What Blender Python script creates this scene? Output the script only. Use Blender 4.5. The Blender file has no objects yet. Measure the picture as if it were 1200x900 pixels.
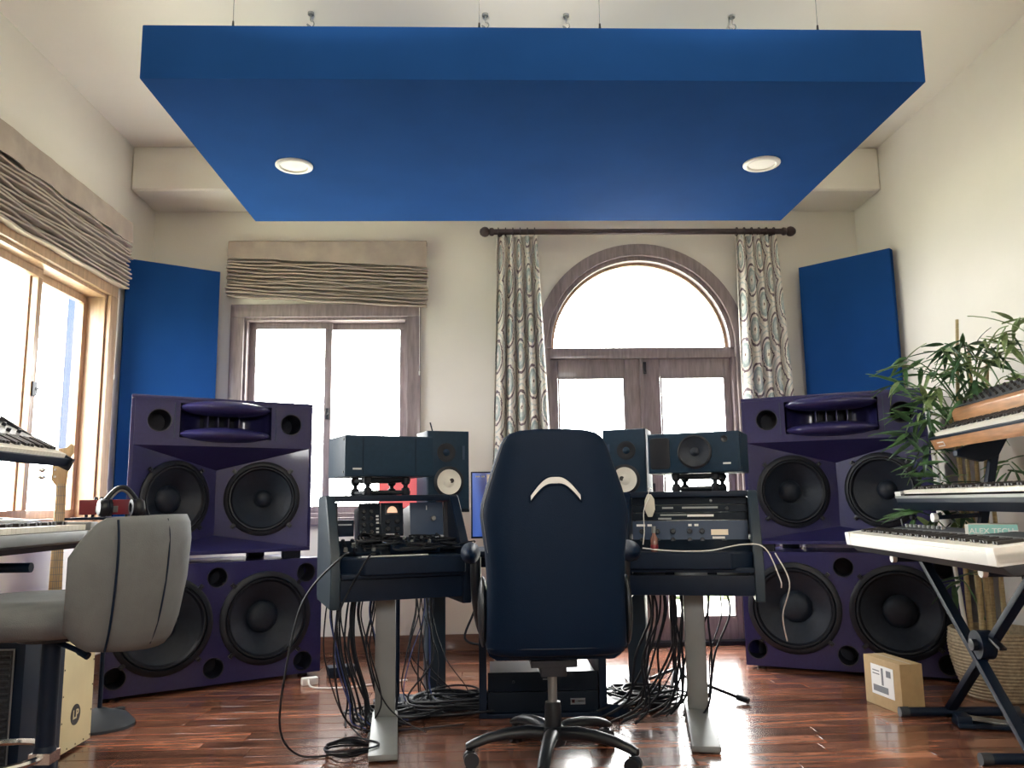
import bpy, bmesh, math, random
from mathutils import Matrix, Vector
from mathutils.geometry import tessellate_polygon
random.seed(7)
C = bpy.context.scene.collection
PI = math.pi
R = math.radians

# ------------------------------------------------------------------ camera
cd = bpy.data.cameras.new('camera')
cam = bpy.data.objects.new('camera', cd); C.objects.link(cam)
cd.sensor_fit = 'HORIZONTAL'; cd.sensor_width = 36.0; cd.lens = 950.0/1200.0*36.0
cd.clip_start = 0.05; cd.clip_end = 400
yaw, pit, roll = .0355, .1463, -.0137
fw = Vector((math.sin(yaw)*math.cos(pit), math.cos(yaw)*math.cos(pit), math.sin(pit)))
rt0 = Vector((math.cos(yaw), -math.sin(yaw), 0)); up0 = rt0.cross(fw)
rt = rt0*math.cos(roll)+up0*math.sin(roll); up = -rt0*math.sin(roll)+up0*math.cos(roll)
m3 = Matrix((rt, up, -fw)).transposed()
cam.matrix_world = Matrix.Translation((0, 0, 1.0)) @ m3.to_4x4()
bpy.context.scene.camera = cam

# ------------------------------------------------------------------ sky, exposure
SKY = 32.0
w = bpy.data.worlds.new('sky'); bpy.context.scene.world = w; w.use_nodes = True
bg = w.node_tree.nodes['Background']
bg.inputs[0].default_value = (1.0, 0.985, 0.96, 1); bg.inputs[1].default_value = SKY
vs = bpy.context.scene.view_settings
vs.view_transform = 'Standard'; vs.look = 'None'; vs.gamma = 1.0; vs.exposure = 0.0; vs.use_curve_mapping = False
bpy.context.scene.cycles.max_bounces = 10
bpy.context.scene.cycles.diffuse_bounces = 6
bpy.context.scene.cycles.caustics_reflective = False
bpy.context.scene.cycles.sample_clamp_indirect = 60

def portal(loc, rot, sx, sy):           # sampling guides in the window openings (they give no light of their own)
    l = bpy.data.lights.new('window_portal', 'AREA'); l.shape = 'RECTANGLE'; l.size = sx; l.size_y = sy
    l.cycles.is_portal = True
    o = bpy.data.objects.new('window_portal', l); C.objects.link(o); o.location = loc; o.rotation_euler = rot
portal((-1.14, 6.01, 1.64), (R(-90), 0, 0), 1.3, 1.6)
portal((1.16, 6.01, 1.42), (R(-90), 0, 0), 1.5, 2.95)
portal((-2.60, 4.5, 1.64), (0, R(-90), 0), 1.6, 1.45)
portal((.4, -2.69, 2.15), (R(90), 0, 0), 1.2, .9)

# ------------------------------------------------------------------ materials
def mat(name, col, rough=.5, metal=0., coat=0., var=0., vscale=8., bump=0., bscale=150., emit=0., ecol=None, spec=.5, stretch=None, col2=None):
    m = bpy.data.materials.new(name); m.use_nodes = True
    nt = m.node_tree; n = nt.nodes; b = n['Principled BSDF']
    b.inputs['Base Color'].default_value = (*col, 1); b.inputs['Roughness'].default_value = rough
    b.inputs['Metallic'].default_value = metal; b.inputs['Coat Weight'].default_value = coat
    b.inputs['Coat Roughness'].default_value = .06; b.inputs['Specular IOR Level'].default_value = spec
    if emit:
        b.inputs['Emission Color'].default_value = (*(ecol or col), 1); b.inputs['Emission Strength'].default_value = emit
    tc = n.new('ShaderNodeTexCoord'); mp = n.new('ShaderNodeMapping'); nt.links.new(tc.outputs['Object'], mp.inputs[0])
    if stretch: mp.inputs['Scale'].default_value = stretch
    if var or col2:
        tx = n.new('ShaderNodeTexNoise'); tx.inputs['Scale'].default_value = vscale; tx.inputs['Detail'].default_value = 5
        nt.links.new(mp.outputs[0], tx.inputs['Vector'])
        mx = n.new('ShaderNodeMix'); mx.data_type = 'RGBA'
        a = col2 or tuple(c*(1-var) for c in col); z = col if col2 else tuple(min(1, c*(1+var)) for c in col)
        mx.inputs[6].default_value = (*a, 1); mx.inputs[7].default_value = (*z, 1)
        cr = n.new('ShaderNodeMapRange'); cr.inputs[1].default_value = .3; cr.inputs[2].default_value = .7
        nt.links.new(tx.outputs[0], cr.inputs[0]); nt.links.new(cr.outputs[0], mx.inputs[0])
        nt.links.new(mx.outputs[2], b.inputs['Base Color'])
    if bump:
        t2 = n.new('ShaderNodeTexNoise'); t2.inputs['Scale'].default_value = bscale; t2.inputs['Detail'].default_value = 3
        nt.links.new(mp.outputs[0], t2.inputs['Vector'])
        bp = n.new('ShaderNodeBump'); bp.inputs['Strength'].default_value = bump; bp.inputs['Distance'].default_value = .004
        nt.links.new(t2.outputs[0], bp.inputs['Height']); nt.links.new(bp.outputs[0], b.inputs['Normal'])
    return m

M = {}
M['wall'] = mat('cream_plaster', (.78, .75, .685), .8, var=.02, vscale=3, bump=.12, bscale=60)
M['ceil'] = mat('cream_ceiling', (.82, .79, .72), .85, var=.015, vscale=2, bump=.1, bscale=50)
M['blue'] = mat('blue_fabric', (.0115, .060, .230), .95, spec=.05, bump=.15, bscale=900, var=.05, vscale=3)
M['purple'] = mat('purple_gloss', (.024, .022, .096), .34, coat=.45, var=.10, vscale=60, spec=.25)
M['port'] = mat('port_black', (.008, .010, .022), .6)
M['cone'] = mat('cone_paper', (.012, .018, .030), .5, spec=.35, var=.15, vscale=40, bump=.2, bscale=400)
M['rubber'] = mat('black_rubber', (.006, .008, .014), .45, spec=.35)
M['black'] = mat('hazed_black_satin', (.003, .010, .026), .45, spec=.2, var=.1, vscale=20)  # navy in this and the other blacks paints in the lens's veiling glare
M['blackmetal'] = mat('black_metal', (.015, .017, .024), .35, metal=.3)
M['leather'] = mat('hazed_black_leatherette', (.0016, .010, .030), .5, spec=.13, bump=.25, bscale=350)  # black tinted navy by the lens haze put into its colour
M['plastic'] = mat('black_plastic', (.009, .012, .017), .38, spec=.4)
M['grey_desk'] = mat('graphite_panel', (.022, .036, .052), .42, spec=.3, var=.06, vscale=30)
M['chrome'] = mat('chrome', (.75, .76, .78), .15, metal=1)
M['silver'] = mat('silver_paint', (.21, .22, .22), .40, metal=.4, var=.04, vscale=12)
M['wood'] = mat('brown_trim_wood_flare', (.235, .190, .195), .42, var=.22, vscale=6, stretch=(9, 9, 1.2), coat=.15)  # brown wood cooled with the blue lens flare over the back trim
M['wood_lit'] = mat('lit_trim_wood', (.40, .26, .165), .42, var=.2, vscale=6, stretch=(9, 9, 1.2), coat=.15)  # lighter copy of the trim wood, daylight at the left window painted in
M['darkwood'] = mat('dark_rod_wood', (.05, .033, .035), .4, var=.3, vscale=10)
M['basewood'] = mat('baseboard_wood', (.16, .075, .05), .35, var=.3, vscale=5, stretch=(1, 8, 8), coat=.3)
M['taupe'] = mat('taupe_linen', (.46, .39, .335), .85, var=.14, vscale=9, bump=.3, bscale=500, col2=(.37, .31, .27))
M['white'] = mat('white_plastic', (.82, .82, .80), .4)
M['offwhite'] = mat('white_keys_plastic', (.80, .77, .68), .3)
M['greystool'] = mat('grey_velvet', (.115, .125, .13), .8, var=.06, vscale=25, bump=.2, bscale=300)
M['cajonface'] = mat('birch_plywood', (.66, .57, .33), .5, var=.07, vscale=5, stretch=(1, 10, 1))
M['cardboard'] = mat('cardboard', (.40, .28, .14), .8, var=.06, vscale=30)
M['ns_cone'] = mat('white_cone_paper', (.78, .75, .68), .7, bump=.2, bscale=400)
M['spk'] = mat('hazed_dark_vinyl', (.010, .030, .058), .48, spec=.2, var=.1, vscale=60, bump=.15, bscale=500)  # blue veil of glare mixed into the vinyl colour
M['rackblue'] = mat('slate_blue_panel', (.030, .052, .100), .45, spec=.35)
M['rack'] = mat('black_rack_panel', (.004, .009, .018), .5, spec=.15)
M['red'] = mat('red_enamel', (.20, .010, .020), .35, coat=.4)
M['walnut'] = mat('walnut_cheek', (.42, .20, .085), .4, var=.25, vscale=8, stretch=(1, 9, 9), coat=.2)
M['soil'] = mat('potting_soil', (.03, .02, .012), .95)
M['cane'] = mat('cane_stem', (.42, .33, .17), .6, var=.25, vscale=20, stretch=(1, 1, 6))
M['leafA'] = mat('leaf_green', (.075, .165, .062), .45, var=.35, vscale=6)
M['leafB'] = mat('leaf_dark', (.045, .105, .048), .45, var=.3, vscale=6)
M['leafC'] = mat('leaf_pale', (.22, .31, .13), .45, var=.3, vscale=6)
M['seagrass'] = mat('seagrass_weave', (.36, .29, .19), .8, var=.28, vscale=55, bump=.4, bscale=120)
M['teal'] = mat('turquoise_card', (.26, .55, .53), .5)
M['greige'] = mat('grey_card', (.42, .39, .34), .7)
M['bottle'] = mat('amber_glass', (.20, .10, .08), .15, coat=.5)
M['maple'] = mat('maple_neck', (.60, .42, .22), .4, var=.15, vscale=10, stretch=(8, 8, 1))
M['sunburst'] = mat('dark_red_lacquer', (.10, .025, .012), .2, coat=.9)
M['cableblack'] = mat('cable_black', (.006, .008, .013), .5, spec=.3)
M['cablewhite'] = mat('cable_white', (.7, .7, .68), .45)
M['cableblue'] = mat('cable_blue', (.02, .04, .16), .45)
M['cabletan'] = mat('cable_tan', (.42, .30, .17), .5)
M['meter'] = mat('backlit_meter', (.8, .55, .40), .5, emit=.6, ecol=(1, .62, .40))
M['lcd'] = mat('pale_display', (.6, .5, .38), .4, emit=.15, ecol=(.9, .75, .55))
M['lens'] = mat('frosted_lens', (.85, .83, .75), .6, emit=.2, ecol=(1, .98, .92))
M['pinkscreen'] = mat('pink_lit_screen', (.8, .15, .16), .5, emit=.5, ecol=(1, .20, .21))
M['patio'] = mat('pale_paving', (.6, .58, .54), .8, var=.1, vscale=2)
M['lawn'] = mat('lawn', (.36, .38, .28), .9, var=.3, vscale=1.5)
M['foliage'] = mat('far_foliage', (.22, .28, .15), .9, var=.4, vscale=2)
M['reflectblue'] = mat('panel_reflection_blue', (.009, .022, .052), .9)  # blue of the corner panel as mirrored in the left window pane
M['logo'] = mat('print_white', (.75, .76, .76), .5)
M['ink'] = mat('print_black', (.015, .012, .012), .5)
M['inkgrey'] = mat('print_grey', (.16, .17, .19), .6)
M['ledgreen'] = mat('label_strip', (.55, .57, .6), .5)
M['hex'] = mat('pale_tag', (.62, .60, .52), .5)
M['grill'] = mat('grille_cloth', (.018, .021, .027), .7, var=.5, vscale=90, bump=.4, bscale=200)
M['greyfelt'] = mat('grey_base', (.035, .040, .048), .55, spec=.35)

# see-through glass: part clear, part mirror (more mirror at grazing angles)
g = bpy.data.materials.new('window_glass'); g.use_nodes = True; nt = g.node_tree; nt.nodes.clear()
out = nt.nodes.new('ShaderNodeOutputMaterial'); mx = nt.nodes.new('ShaderNodeMixShader'); lw = nt.nodes.new('ShaderNodeLayerWeight'); lw.inputs[0].default_value = .5
pw_ = nt.nodes.new('ShaderNodeMath'); pw_.operation = 'POWER'; pw_.inputs[1].default_value = 4.0; nt.links.new(lw.outputs['Facing'], pw_.inputs[0])
fr = nt.nodes.new('ShaderNodeMath'); fr.operation = 'MULTIPLY_ADD'; fr.inputs[1].default_value = .5; fr.inputs[2].default_value = .03; nt.links.new(pw_.outputs[0], fr.inputs[0])
ta = nt.nodes.new('ShaderNodeBsdfTransparent'); ta.inputs[0].default_value = (.96, .97, .97, 1); gl = nt.nodes.new('ShaderNodeBsdfGlossy'); gl.inputs['Roughness'].default_value = .0
nt.links.new(fr.outputs[0], mx.inputs[0]); nt.links.new(ta.outputs[0], mx.inputs[1]); nt.links.new(gl.outputs[0], mx.inputs[2]); nt.links.new(mx.outputs[0], out.inputs[0])
M['glass'] = g

def floor_mat():
    m = bpy.data.materials.new('cherry_floor_plank'); m.use_nodes = True; nt = m.node_tree; n = nt.nodes; b = n['Principled BSDF']
    tc = n.new('ShaderNodeTexCoord'); oi = n.new('ShaderNodeObjectInfo')
    mp = n.new('ShaderNodeMapping'); mp.inputs['Scale'].default_value = (1.6, 9, 9)
    nt.links.new(tc.outputs['Object'], mp.inputs[0])
    vm = n.new('ShaderNodeVectorMath'); vm.operation = 'SCALE'
    cx = n.new('ShaderNodeCombineXYZ'); 
    for i in range(3): nt.links.new(oi.outputs['Random'], cx.inputs[i])
    nt.links.new(cx.outputs[0], vm.inputs[0]); vm.inputs['Scale'].default_value = 37.0
    ad = n.new('ShaderNodeVectorMath'); ad.operation = 'ADD'; nt.links.new(mp.outputs[0], ad.inputs[0]); nt.links.new(vm.outputs[0], ad.inputs[1])
    tx = n.new('ShaderNodeTexNoise'); tx.inputs['Scale'].default_value = 2.0; tx.inputs['Detail'].default_value = 8; tx.inputs['Distortion'].default_value = 1.2
    nt.links.new(ad.outputs[0], tx.inputs['Vector'])
    ra = n.new('ShaderNodeValToRGB')
    e = ra.color_ramp.elements; e[0].position = .28; e[0].color = (.055, .022, .014, 1); e[1].position = .75; e[1].color = (.38, .165, .095, 1)
    mid = ra.color_ramp.elements.new(.52); mid.color = (.20, .078, .046, 1)
    nt.links.new(tx.outputs[0], ra.inputs[0])
    hs = n.new('ShaderNodeHueSaturation'); mr = n.new('ShaderNodeMapRange'); mr.inputs[3].default_value = .55; mr.inputs[4].default_value = 1.45
    nt.links.new(oi.outputs['Random'], mr.inputs[0]); nt.links.new(mr.outputs[0], hs.inputs['Value']); nt.links.new(ra.outputs[0], hs.inputs['Color'])
    nt.links.new(hs.outputs[0], b.inputs['Base Color'])
    t2 = n.new('ShaderNodeTexNoise'); t2.inputs['Scale'].default_value = 3.0; nt.links.new(tc.outputs['Object'], t2.inputs['Vector'])
    m2 = n.new('ShaderNodeMapRange'); m2.inputs[3].default_value = .14; m2.inputs[4].default_value = .26
    nt.links.new(t2.outputs[0], m2.inputs[0]); nt.links.new(m2.outputs[0], b.inputs['Roughness'])
    b.inputs['Coat Weight'].default_value = .35; b.inputs['Coat Roughness'].default_value = .1
    bp = n.new('ShaderNodeBump'); bp.inputs['Strength'].default_value = .12; bp.inputs['Distance'].default_value = .003
    t3 = n.new('ShaderNodeTexNoise'); t3.inputs['Scale'].default_value = 7; nt.links.new(tc.outputs['Object'], t3.inputs['Vector'])
    nt.links.new(t3.outputs[0], bp.inputs['Height']); nt.links.new(bp.outputs[0], b.inputs['Normal'])
    return m
M['plank'] = floor_mat()

def curtain_mat():
    # ikat medallion print in the cloth's own UV (metres)
    m = bpy.data.materials.new('ikat_print'); m.use_nodes = True; nt = m.node_tree; n = nt.nodes; b = n['Principled BSDF']; b.inputs['Roughness'].default_value = .85
    uv = n.new('ShaderNodeUVMap'); sep = n.new('ShaderNodeSeparateXYZ')
    nz = n.new('ShaderNodeTexNoise'); nz.inputs['Scale'].default_value = 55; nt.links.new(uv.outputs[0], nz.inputs['Vector'])
    def math_(op, a, bb=None, cc=None):
        q = n.new('ShaderNodeMath'); q.operation = op
        for i, v in enumerate((a, bb, cc)):
            if v is None: continue
            if isinstance(v, (int, float)): q.inputs[i].default_value = v
            else: nt.links.new(v, q.inputs[i])
        return q.outputs[0]
    nt.links.new(uv.outputs[0], sep.inputs[0])
    wob = math_('MULTIPLY', math_('SUBTRACT', nz.outputs[0], .5), .02)
    x = math_('ADD', sep.outputs[0], wob); y = math_('ADD', sep.outputs[1], math_('MULTIPLY', wob, 1.5))
    xc = math_('DIVIDE', x, .19); col = math_('FLOOR', xc)
    yo = math_('ADD', math_('DIVIDE', y, .37), math_('MULTIPLY', col, .5))
    fx = math_('SUBTRACT', math_('FRACT', xc), .5); fy = math_('SUBTRACT', math_('FRACT', yo), .5)
    d = math_('SQRT', math_('ADD', math_('POWER', math_('MULTIPLY', fx, 1.25), 2), math_('POWER', math_('MULTIPLY', fy, 1.0), 2)))
    ra = n.new('ShaderNodeValToRGB'); ra.color_ramp.interpolation = 'CONSTANT'
    stops = [(0, (.16, .10, .08)), (.03, (.76, .72, .65)), (.10, (.52, .57, .55)), (.18, (.34, .40, .40)), (.25, (.76, .72, .65)), (.30, (.15, .11, .13)), (.345, (.76, .72, .65)), (.44, (.50, .54, .53)), (.47, (.76, .72, .65)), (.55, (.15, .11, .13)), (.60, (.76, .72, .65))]
    e = ra.color_ramp.elements; e[0].position = 0; e[0].color = (*stops[0][1], 1); e[1].position = stops[1][0]; e[1].color = (*stops[1][1], 1)
    for p, c in stops[2:]:
        q = ra.color_ramp.elements.new(p); q.color = (*c, 1)
    nt.links.new(d, ra.inputs[0])
    # break the brown rings into hooks: only where |fx| is large
    nt.links.new(ra.outputs[0], b.inputs['Base Color'])
    return m
M['ikat'] = curtain_mat()

def screen_mat():
    m = bpy.data.materials.new('desktop_screen'); m.use_nodes = True; nt = m.node_tree; n = nt.nodes; b = n['Principled BSDF']
    b.inputs['Base Color'].default_value = (.01, .01, .02, 1); b.inputs['Roughness'].default_value = .2
    tc = n.new('ShaderNodeTexCoord'); wv = n.new('ShaderNodeTexWave'); wv.inputs['Scale'].default_value = 2.2; wv.inputs['Distortion'].default_value = 7; wv.inputs['Detail'].default_value = 1
    nt.links.new(tc.outputs['Object'], wv.inputs['Vector'])
    ra = n.new('ShaderNodeValToRGB'); e = ra.color_ramp.elements; e[0].color = (.012, .03, .22, 1); e[1].color = (.10, .22, .78, 1)
    nt.links.new(wv.outputs[0], ra.inputs[0]); nt.links.new(ra.outputs[0], b.inputs['Emission Color']); b.inputs['Emission Strength'].default_value = .55
    return m
M['screen'] = screen_mat()

# ------------------------------------------------------------------ mesh builder
def rotz(a): return Matrix.Rotation(a, 4, 'Z')
def rotx(a): return Matrix.Rotation(a, 4, 'X')
def roty(a): return Matrix.Rotation(a, 4, 'Y')
def T(x, y, z): return Matrix.Translation((x, y, z))
def spline(pts, k=6):
    P = [Vector(p) for p in pts]
    if len(P) < 3: return P
    o = []
    for i in range(len(P)-1):
        p0 = P[max(i-1, 0)]; p1 = P[i]; p2 = P[i+1]; p3 = P[min(i+2, len(P)-1)]
        for j in range(k):
            t = j/k
            o.append(.5*((2*p1)+(p2-p0)*t+(2*p0-5*p1+4*p2-p3)*t*t+(3*p1-p0-3*p2+p3)*t*t*t))
    o.append(P[-1]); return o
class MB:
    def __init__(s): s.v = []; s.f = []; s.M = Matrix(); s.uv = None
    def add(s, vs, fs):
        k = len(s.v)
        s.v += [s.M @ Vector(p) for p in vs]; s.f += [tuple(i+k for i in f) for f in fs]; return s
    def box(s, x0, x1, y0, y1, z0, z1):
        return s.add([(x0, y0, z0), (x1, y0, z0), (x1, y1, z0), (x0, y1, z0), (x0, y0, z1), (x1, y0, z1), (x1, y1, z1), (x0, y1, z1)],
                     [(0, 3, 2, 1), (4, 5, 6, 7), (0, 1, 5, 4), (1, 2, 6, 5), (2, 3, 7, 6), (3, 0, 4, 7)])
    def bar(s, p0, p1, wx, wy, upv=(0, 0, 1)):
        p0 = Vector(p0); p1 = Vector(p1); d = (p1-p0).normalized(); u = Vector(upv)
        if abs(d.dot(u)) > .98: u = Vector((0, 1, 0))
        a = d.cross(u).normalized(); b = a.cross(d)
        vs = [p+a*sx*wx/2+b*sy*wy/2 for p in (p0, p1) for sx, sy in ((-1, -1), (1, -1), (1, 1), (-1, 1))]
        return s.add(vs, [(0, 1, 2, 3), (7, 6, 5, 4), (0, 4, 5, 1), (1, 5, 6, 2), (2, 6, 7, 3), (3, 7, 4, 0)])
    def tube(s, pts, r, n=8, caps=True):
        P = [Vector(p) for p in pts]; N = len(P); rr = r if isinstance(r, (list, tuple)) else [r]*N
        d = (P[1]-P[0]).normalized(); u = Vector((0, 0, 1)) if abs(d.z) < .9 else Vector((1, 0, 0))
        a = d.cross(u).normalized(); vs = []
        for i in range(N):
            t = (P[min(i+1, N-1)]-P[max(i-1, 0)])
            t = t.normalized() if t.length > 1e-9 else d
            a = (a-t*a.dot(t)); a = a.normalized() if a.length > 1e-6 else t.orthogonal().normalized()
            b = t.cross(a)
            vs += [P[i]+(a*math.cos(2*PI*j/n)+b*math.sin(2*PI*j/n))*rr[i] for j in range(n)]
        fs = [(i*n+j, i*n+(j+1) % n, (i+1)*n+(j+1) % n, (i+1)*n+j) for i in range(N-1) for j in range(n)]
        if caps: fs += [tuple(range(n-1, -1, -1)), tuple((N-1)*n+j for j in range(n))]
        return s.add(vs, fs)
    def cyl(s, p0, p1, r0, r1=None, n=20): return s.tube([p0, p1], [r0, r0 if r1 is None else r1], n)
    def lathe(s, prof, n=32, M=None, close=True):
        old = s.M
        if M is not None: s.M = s.M @ M
        vs = []; fs = []; L = len(prof)
        for r, z in prof: vs += [(r*math.cos(2*PI*j/n), r*math.sin(2*PI*j/n), z) for j in range(n)]
        fs = [(i*n+j, i*n+(j+1) % n, (i+1)*n+(j+1) % n, (i+1)*n+j) for i in range(L-1) for j in range(n)]
        if close:
            if prof[0][0] > 1e-4: fs.append(tuple(range(n-1, -1, -1)))
            if prof[-1][0] > 1e-4: fs.append(tuple((L-1)*n+j for j in range(n)))
        s.add(vs, fs); s.M = old; return s
    def ell(s, c, r, n=20, m=12, M=None):
        old = s.M; s.M = s.M @ T(*c) @ (M or Matrix()) @ Matrix.Diagonal((*r, 1))
        s.lathe([(max(math.sin(PI*i/m), 1e-5), -math.cos(PI*i/m)) for i in range(m+1)], n, close=False); s.M = old; return s
    def prism(s, poly, z0, z1, holes=(), M=None):
        old = s.M
        if M is not None: s.M = s.M @ M
        loops = [list(poly)]+[list(h) for h in holes]
        flat = [p for l in loops for p in l]; k = len(flat)
        tri = tessellate_polygon([[Vector((p[0], p[1], 0)) for p in l] for l in loops])
        vs = [(p[0], p[1], z0) for p in flat]+[(p[0], p[1], z1) for p in flat]
        fs = [tuple(t) for t in tri]+[tuple(i+k for i in reversed(t)) for t in tri]
        o = 0
        for l in loops:
            L = len(l)
            fs += [(o+i, o+(i+1) % L, o+(i+1) % L+k, o+i+k) for i in range(L)]; o += L
        s.add(vs, fs); s.M = old; return s
    def loft(s, rings, caps=True):
        n = len(rings[0]); vs = [p for r in rings for p in r]
        fs = [(i*n+j, i*n+(j+1) % n, (i+1)*n+(j+1) % n, (i+1)*n+j) for i in range(len(rings)-1) for j in range(n)]
        if caps: fs += [tuple(range(n-1, -1, -1)), tuple((len(rings)-1)*n+j for j in range(n))]
        return s.add(vs, fs)
    def build(s, name, m, parent=None, bevel=0., seg=2, weld=False, sharp=.7, kind=None, label=None, loc=None):
        me = bpy.data.meshes.new(name); bm = bmesh.new()
        bv = [bm.verts.new(p) for p in s.v]
        for f in s.f:
            try: bm.faces.new([bv[i] for i in f])
            except ValueError: pass
        if weld: bmesh.ops.remove_doubles(bm, verts=bm.verts, dist=1e-5)
        bmesh.ops.recalc_face_normals(bm, faces=bm.faces)
        if bevel:
            es = [e for e in bm.edges if len(e.link_faces) == 2 and e.calc_face_angle(0) > .6]
            bmesh.ops.bevel(bm, geom=es, offset=bevel, segments=seg, profile=.7, affect='EDGES', clamp_overlap=True)
        for f in bm.faces: f.smooth = True
        for e in bm.edges:
            if len(e.link_faces) == 2 and e.calc_face_angle(0) > sharp: e.smooth = False
        bm.to_mesh(me); bm.free(); me.materials.append(M[m])
        o = bpy.data.objects.new(name, me); C.objects.link(o)
        if parent: o.parent = parent
        if loc: o.location = loc
        if kind: o['kind'] = kind
        if label: o['label'] = label
        return o
def thing(name, label, cat, loc=(0, 0, 0), rz=0., group=None):
    o = bpy.data.objects.new(name, None); C.objects.link(o); o.empty_display_size = .05
    o.location = loc; o.rotation_euler = (0, 0, rz); o['label'] = label; o['category'] = cat
    if group: o['group'] = group
    return o
def tag(o, label, cat, group=None, kind=None):
    o['label'] = label; o['category'] = cat
    if group: o['group'] = group
    if kind: o['kind'] = kind
    return o
def struct(name, loc=(0, 0, 0), rz=0.):
    o = bpy.data.objects.new(name, None); C.objects.link(o); o.location = loc; o.rotation_euler = (0, 0, rz); o['kind'] = 'structure'; return o
def smesh(mb, name, m, **k):
    o = mb.build(name, m, **k); o['kind'] = 'structure'; return o
def copy_tree(o, parent=None, label=None):
    c = o.copy(); C.objects.link(c)
    if parent: c.parent = parent
    if label: c['label'] = label
    for ch in list(o.children): copy_tree(ch, c)
    return c
def circle(cx, cy, r, n=32, a0=0., a1=2*PI, full=True):
    k = n if full else n+1
    return [(cx+r*math.cos(a0+(a1-a0)*i/n), cy+r*math.sin(a0+(a1-a0)*i/n)) for i in range(k)]
def text(body, size, m, parent, M4, name='lettering', ext=.0008, bold=0.0):
    cu = bpy.data.curves.new(name, 'FONT'); cu.body = body; cu.size = size; cu.align_x = 'CENTER'; cu.align_y = 'CENTER'; cu.extrude = ext; cu.resolution_u = 4; cu.offset = bold
    t = bpy.data.objects.new(name, cu); C.objects.link(t)
    dg = bpy.context.evaluated_depsgraph_get(); me = bpy.data.meshes.new_from_object(t.evaluated_get(dg))
    bpy.data.objects.remove(t); me.materials.clear(); me.materials.append(M[m])
    o = bpy.data.objects.new(name, me); C.objects.link(o); o.parent = parent; o.matrix_local = M4; return o
FRONT = rotx(R(90))          # turns an XY drawing to face -Y, its y axis up

# ------------------------------------------------------------------ the room
XL, XR, YB, YF, H = -2.41, 2.83, 5.82, -2.5, 3.48
WT = .2
def XZ(poly): return poly       # drawn in x,z and turned upright
UP = rotx(R(90))                # (x,y,z)->(x,-z,y)
arch = [(.46, 0.0)]+[(1.16+.70*math.cos(a), 2.12+.70*math.sin(a)) for a in [PI-PI*i/40 for i in range(41)]]+[(1.86, 0.0)]
# back wall: outline with the door cut in from the floor line, window as hole
outline = [(XL, 0), (.46, 0)]+arch[1:-1]+[(1.86, 0), (XR, 0), (XR, H), (XL, H)]
smesh(MB().prism(outline, -YB-WT, -YB, holes=[[(-1.74, .92), (-.54, .92), (-.54, 2.37), (-1.74, 2.37)]], M=UP), 'wall_back', 'wall')
def sidewall(name, x0, x1, holes):
    # drawn in (y,z), extruded along x
    mm = Matrix(((0, 0, 1, 0), (1, 0, 0, 0), (0, 1, 0, 0), (0, 0, 0, 1)))
    smesh(MB().prism([(YF-WT, 0), (YB+WT, 0), (YB+WT, H), (YF-WT, H)], x0, x1, holes=holes, M=mm), name, 'wall')
sidewall('wall_left', XL-WT, XL, [[(3.84, .92), (5.16, .92), (5.16, 2.37), (3.84, 2.37)]])
sidewall('wall_right', XR, XR+WT, [])
smesh(MB().prism([(XL, 0), (XR, 0), (XR, H), (XL, H)], -YF, -YF+WT, holes=[[(-.2, 1.7), (1.0, 1.7), (1.0, 2.6), (-.2, 2.6)]], M=UP), 'wall_front', 'wall')
smesh(MB().box(XL-WT, XR+WT, YF-WT, YB+WT, H, H+.15), 'ceiling', 'ceil')
smesh(MB().box(XL, XR, 5.39, YB, 3.16, H), 'trim_1', 'ceil', bevel=.03, seg=3)
# floor: sub-floor plus planks laid across the room
fl = smesh(MB().box(XL-WT, XR+WT, YF-WT, YB+WT, -.12, -.012), 'floor', 'basewood')
pm = {}
pw = .122; y = YB; row = 0
while y > 1.5:
    x = XL - random.uniform(0, .9)
    while x < XR:
        L = random.choice((.7, .95, 1.2, 1.45)); x1 = min(x+L, XR); x0 = max(x, XL)
        if x1-x0 > .04:
            g = .0016
            o = MB().box(0, x1-x0-2*g, -(pw-2*g), 0, -.012, random.uniform(-.0006, 0)).build('plank', 'plank', fl, bevel=.0008, seg=1, loc=(x0+g, y-g, 0))
        x += L
    y -= pw; row += 1
MB().box(XL, XR, YF, y, -.012, 0).build('rear_planking', 'plank', fl)['kind'] = 'stuff'
# baseboards
smesh(MB().box(XL, .385, YB-.018, YB, 0, .11), 'baseboard_back', 'basewood', bevel=.004)
smesh(MB().box(1.935, XR, YB-.018, YB, 0, .11), 'baseboard_back_right', 'basewood', bevel=.004).name = 'baseboard_back.001'
smesh(MB().box(XL, XL+.018, YF, YB, 0, .11), 'baseboard_left', 'basewood', bevel=.004)
smesh(MB().box(XR-.018, XR, YF, YB, 0, .11), 'baseboard_right', 'basewood', bevel=.004)

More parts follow.
